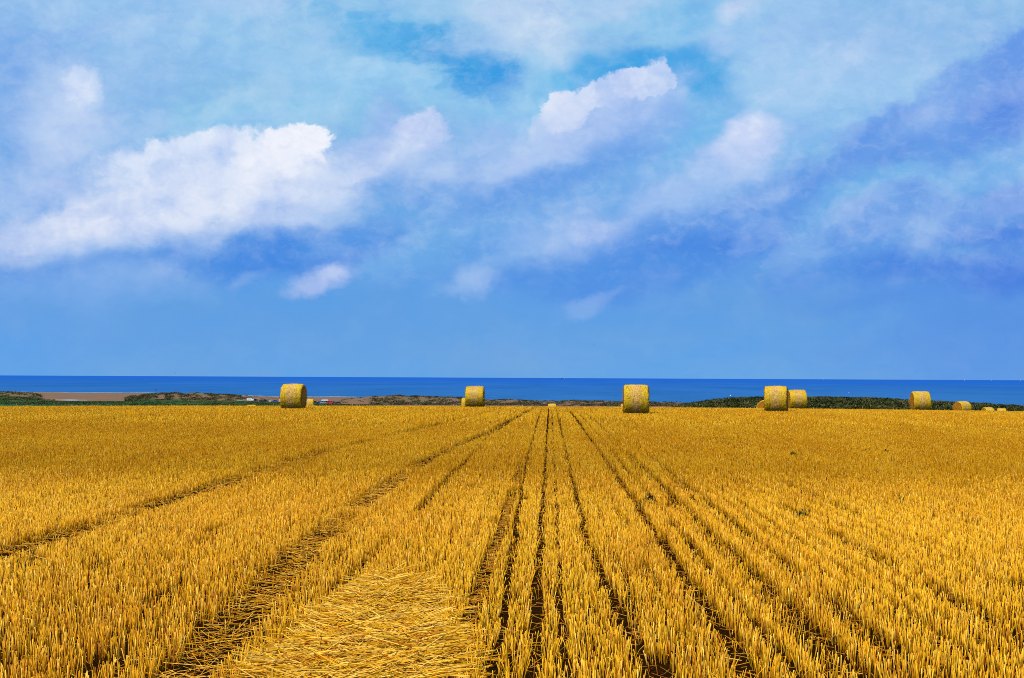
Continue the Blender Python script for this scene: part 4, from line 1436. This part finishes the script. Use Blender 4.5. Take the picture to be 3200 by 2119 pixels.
# ------------------------------------------------------------------ out at sea
m_white = simple('white_paint', (0.80, 0.81, 0.82), 0.4, 0.4, var=0.03, scale=0.2)
m_hull = simple('ship_hull', (0.012, 0.02, 0.035), 0.6, 0.3, scale=0.1)
m_red = simple('buoy_red', (0.12, 0.012, 0.015), 0.5, 0.3)

# cargo ship
w_ = at(1759, 1178, 17500)
ship = empty('cargo_ship', (w_.x, w_.y, SEA_Z))
bm = bmesh.new(); prism(bm, [(-40, -1), (-42, 9), (-36, 7.2), (30, 6.5), (38, 10.5), (36, -1)], -8, 8)
done(bm, 'hull', m_hull, ship, 0.4)
bm = bmesh.new(); box(bm, 19, 29, -7, 7, 6.6, 17); box(bm, 20, 27, -8, 8, 17.02, 20)
done(bm, 'bridge_house', simple('bridge_paint', (0.34, 0.38, 0.42), 0.5, 0.3, scale=0.2), ship, 0.2)
bm = bmesh.new(); lathe(bm, [(1.5, 20.1), (1.4, 24), (1.0, 24.2)], 12, 'z', (22, 0, 0)); done(bm, 'funnel', m_hull, ship)
bm = bmesh.new()
for k in range(4): box(bm, -32 + k * 12, -23 + k * 12, -6.5, 6.5, 7.3, 8.7)
done(bm, 'hatch_cover', m_hull, ship, 0.15)
bm = bmesh.new(); lathe(bm, [(.4, 8), (.25, 21)], 8, 'z', (-34, 0, 0)); done(bm, 'mast', m_white, ship)
ship.rotation_euler = (0, 0, R(4))
tag(ship, 'long dark cargo ship with white bridge at one end, on the horizon', 'ship')


def float_buoy(label, px, py, dep, r_):
    w_ = at(px, py, dep)
    o = empty('white_buoy', (w_.x, w_.y, SEA_Z))
    bm = bmesh.new(); lathe(bm, [(r_ * .35, -.35 * r_), (r_ * .85, 0), (r_, .5 * r_), (r_ * .85, r_), (r_ * .35, 1.4 * r_)], 16)
    done(bm, 'float', m_white, o, smooth=True)
    bm = bmesh.new(); lathe(bm, [(r_ * .18, 1.38 * r_), (r_ * .18, 1.75 * r_), (r_ * .3, 1.8 * r_), (r_ * .3, 1.95 * r_)], 10)
    done(bm, 'top_eye', m_hull, o)
    tag(o, label, 'buoy', 'white buoys near the headland')


float_buoy('white buoy just off the headland, left of the short post', 2283, 1236.5, 1400, 0.75)
float_buoy('white buoy farther out, beyond the headland and right of the big right bales', 2653, 1228, 1735, 0.6)

# buoy
w_ = at(487, 1216, 1650)
buoy = empty('channel_buoy', (w_.x, w_.y, SEA_Z))
bm = bmesh.new(); lathe(bm, [(.7, -.3), (1.2, .1), (1.2, .6), (.5, .9), (.4, 2.4), (.15, 2.6)], 16); done(bm, 'float', m_red, buoy)
bm = bmesh.new(); lathe(bm, [(.05, 2.5), (.05, 2.9), (.4, 2.95), (.4, 3.5), (.1, 3.7)], 12); done(bm, 'topmark', m_red, buoy)
tag(buoy, 'dark red buoy on the water above the left dunes', 'buoy')


# wind turbines
m_turb = simple('turbine_haze_tint', (0.26, 0.36, 0.48), 0.5, 0.3, var=0.03, scale=0.05)  # fading by distant haze is put into this blue-grey base colour


def turbine(label, px, dep, hub, rot, yaw):
    w_ = at(px, 1182, dep)
    o = empty('wind_turbine', (w_.x, w_.y, SEA_Z), R(yaw))
    bm = bmesh.new(); lathe(bm, [(3.0, 0), (2.6, hub * .5), (1.9, hub)], 16); done(bm, 'tower', m_turb, o)
    bm = bmesh.new(); box(bm, -2, 2, -5, 5, hub, hub + 4); done(bm, 'nacelle', m_turb, o, 0.5)
    bm = bmesh.new(); lathe(bm, [(.4, -8.2), (1.6, -6.8), (1.9, -5.02)], 12, 'y', (0, 0, hub + 2)); done(bm, 'hub', m_turb, o)
    for k in range(3):
        a = R(rot + 120 * k)
        bm = bmesh.new()
        prev = None
        for f, ch in ((.02, 1.6), (.2, 2.6), (.6, 1.7), (1.0, .5)):
            L_ = 42 * f
            cur = [bm.verts.new(v) for v in ((-ch * .4, -.35, L_), (ch * .6, -.05, L_), (ch * .2, .35, L_))]
            if prev:
                for i in range(3): bm.faces.new((prev[i], prev[(i + 1) % 3], cur[(i + 1) % 3], cur[i]))
            else: bm.faces.new(cur[::-1])
            prev = cur
        bm.faces.new(prev)
        bmesh.ops.rotate(bm, verts=bm.verts, cent=(0, 0, 0), matrix=Matrix.Rotation(a, 3, 'Y'))
        bmesh.ops.translate(bm, verts=bm.verts, vec=(0, -6.4, hub + 2))
        done(bm, 'blade', m_turb, o)
    tag(o, label, 'wind turbine', 'offshore wind turbines on the horizon')


turbine('clearest and nearest white wind turbine on the right horizon', 3014, 17500, 62, 0, 8)
turbine('middle of the three wind turbines at the right end of the horizon', 3098, 22000, 62, 38, 8)
turbine('wind turbine at the right edge of the horizon', 3189, 19500, 66, 50, 8)
turbine('very faint far wind turbine, leftmost on the horizon above the big right bales', 2574, 26000, 62, 20, 8)
turbine('very faint far wind turbine just right of the leftmost one', 2622, 27000, 62, 75, 8)

# ------------------------------------------------------------------ birds
m_bird = simple('bird_feathers', (0.015, 0.016, 0.02), 0.8, 0.1)


def bird(label, px, py, dep, size, yaw, dihedral):
    w_ = at(px, py, dep)
    bm = bmesh.new()
    lathe(bm, [(.01, -.5), (.06, -.40), (.13, -.1), (.12, .15), (.075, .32), (.08, .40), (.05, .48), (.012, .58)], 10, 'y')
    for sg in (-1, 1):
        prev = None
        for f, ch, sw in ((.05, .20, 0), (.5, .19, .05), (.8, .12, -.04), (1.0, .02, -.16)):
            zz = math.sin(dihedral) * f * .75 if f < .6 else math.sin(dihedral) * (.45 + (f - .6) * .2)
            xx = sg * f * .95
            cur = [bm.verts.new((xx, sw + ch * .5, zz)), bm.verts.new((xx, sw, zz + .025)), bm.verts.new((xx, sw - ch * .5, zz)), bm.verts.new((xx, sw, zz - .012))]
            if prev:
                for i in range(4): bm.faces.new((prev[i], prev[(i + 1) % 4], cur[(i + 1) % 4], cur[i]))
            else: bm.faces.new(cur)
            prev = cur
        bm.faces.new(prev)
    tl = [bm.verts.new(v) for v in ((-.10, -.72, 0), (.10, -.72, 0), (.04, -.42, .03), (-.04, -.42, .03), (0, -.6, -.02))]
    bm.faces.new(tl[:4]); bm.faces.new((tl[0], tl[4], tl[1])); bm.faces.new((tl[1], tl[4], tl[2])); bm.faces.new((tl[2], tl[4], tl[3])); bm.faces.new((tl[3], tl[4], tl[0]))
    o = done(bm, 'flying_bird', m_bird)
    o.location = w_; o.scale = (size,) * 3
    o.rotation_euler = (R(8), R(18), R(yaw))
    tag(o, label, 'bird', 'birds in flight over the sea')


bird('dark bird flying alone in the clear sky above the middle of the horizon', 1856.5, 1079, 190, 0.22, 35, 0.5)
bird('tiny dark bird flying just above the horizon at the left', 549.5, 1167.5, 330, 0.26, 80, 0.35)


# ------------------------------------------------------------------ weeds among the stubble
m_weed = straw_mat('weed_leaf', 0.7, 0.15)


def weed(label, px, py, n, rad, hgt, cols, seed):
    g = np.random.default_rng(seed)
    d_ = ray(px, py); k_ = -EYE / d_.z
    x0, y0 = d_.x * k_, d_.y * k_
    a = g.uniform(0, 2 * np.pi, n); r_ = g.random(n) ** 0.75 * rad
    bx, by = np.cos(a) * r_, np.sin(a) * r_ * 1.6; bz = g.random(n) * hgt * (1 - 0.6 * r_ / rad)
    az = g.uniform(0, 2 * np.pi, n); L = g.uniform(.02, .055, n); W = g.uniform(.008, .018, n); el = g.normal(0.4, 0.5, n)
    ux, uy, uz = np.cos(az) * np.cos(el), np.sin(az) * np.cos(el), np.sin(el)
    v = np.empty((n, 4, 3))
    v[:, 0] = np.stack([bx, by, bz], 1)
    v[:, 1] = np.stack([bx + ux * L * .5 - np.sin(az) * W, by + uy * L * .5 + np.cos(az) * W, bz + uz * L * .5], 1)
    v[:, 2] = np.stack([bx + ux * L, by + uy * L, bz + uz * L], 1)
    v[:, 3] = np.stack([bx + ux * L * .5 + np.sin(az) * W, by + uy * L * .5 - np.cos(az) * W, bz + uz * L * .5 + .004], 1)
    c = np.asarray(cols)[g.integers(0, len(cols), n)] * g.uniform(.6, 1.3, (n, 1))
    root = empty('weed_plant', (x0, y0, float(zf(np.array([x0]), np.array([y0]))[0])))
    link_mesh('leaf_mass', np_mesh('leaf_mass', v.reshape(-1, 3), quads=np.arange(n * 4).reshape(n, 4), col=np.repeat(c, 4, axis=0)), m_weed, root)
    bm = bmesh.new()
    for j in range(7):
        aa = 2 * math.pi * j / 7 + g.random()
        rr = rad * .7 * g.random()
        lathe(bm, [(.004, 0), (.003, hgt * .6), (.002, hgt)], 5, 'z', (math.cos(aa) * rr, math.sin(aa) * rr * 1.6, 0))
    done(bm, 'stem', simple('weed_stem', (0.03, 0.035, 0.01), 0.8, 0.1), root)
    tag(root, label, 'weed', 'green weeds growing in the stubble')


WG = [(0.035, 0.045, 0.005), (0.07, 0.08, 0.008), (0.16, 0.12, 0.014), (0.030, 0.022, 0.004)]
weed('largest dark green weed clump, right of the centre rows', 2030, 1585, 420, .13, .17, WG, 1)
weed('dark twiggy weed clump in the stubble under the large right bales', 2478, 1434, 640, .15, .15, WG, 2)
weed('small dark weed in the far stubble, left of the other small one at right', 2712, 1420, 200, .085, .145, WG, 3)
weed('small dark weed in the far stubble, right of its fellow', 2768, 1424, 240, .10, .14, WG, 4)
weed('low green weed near the right side, halfway down the stubble', 2516, 1624, 170, .085, .14, WG, 5)
weed('small green weed at the left edge of the right hand stubble, above the middle', 2164, 1585, 110, .05, .16, WG, 6)
weed('dark narrow weed standing in the right stubble', 2818, 1588, 130, .05, .15, WG, 7)


def shoot(label, px, py, h_, lean):
    d_ = ray(px, py); k_ = -(EYE - 0.05) / d_.z
    bm = bmesh.new()
    for j, (dx_, hh) in enumerate(((0, 1.0), (.008, .7), (-.009, .55))):
        prev = None
        for f in (0, .4, .75, 1.0):
            w_ = .0042 * (1 - .85 * f)
            x_ = dx_ + lean * f * f * h_ * (1 + j * .4)
            cur = [bm.verts.new((x_ - w_, 0.002 * j, hh * h_ * f)), bm.verts.new((x_ + w_, 0.002 * j, hh * h_ * f)), bm.verts.new((x_, .0025 + .002 * j, hh * h_ * f))]
            if prev:
                for i in range(3): bm.faces.new((prev[i], prev[(i + 1) % 3], cur[(i + 1) % 3], cur[i]))
            prev = cur
    o = done(bm, 'green_shoot', simple('shoot_green', (0.05, 0.16, 0.012), 0.6, 0.2))
    o.location = (d_.x * k_, d_.y * k_, 0.03)
    tag(o, label, 'green shoot', 'green shoots coming through the straw heap')


shoot('fresh green shoot in the straw heap, the taller one on the right', 1456, 2092, 0.105, 0.15)
shoot('thin green shoot in the straw heap, the left one', 1258, 2106, 0.09, -0.1)
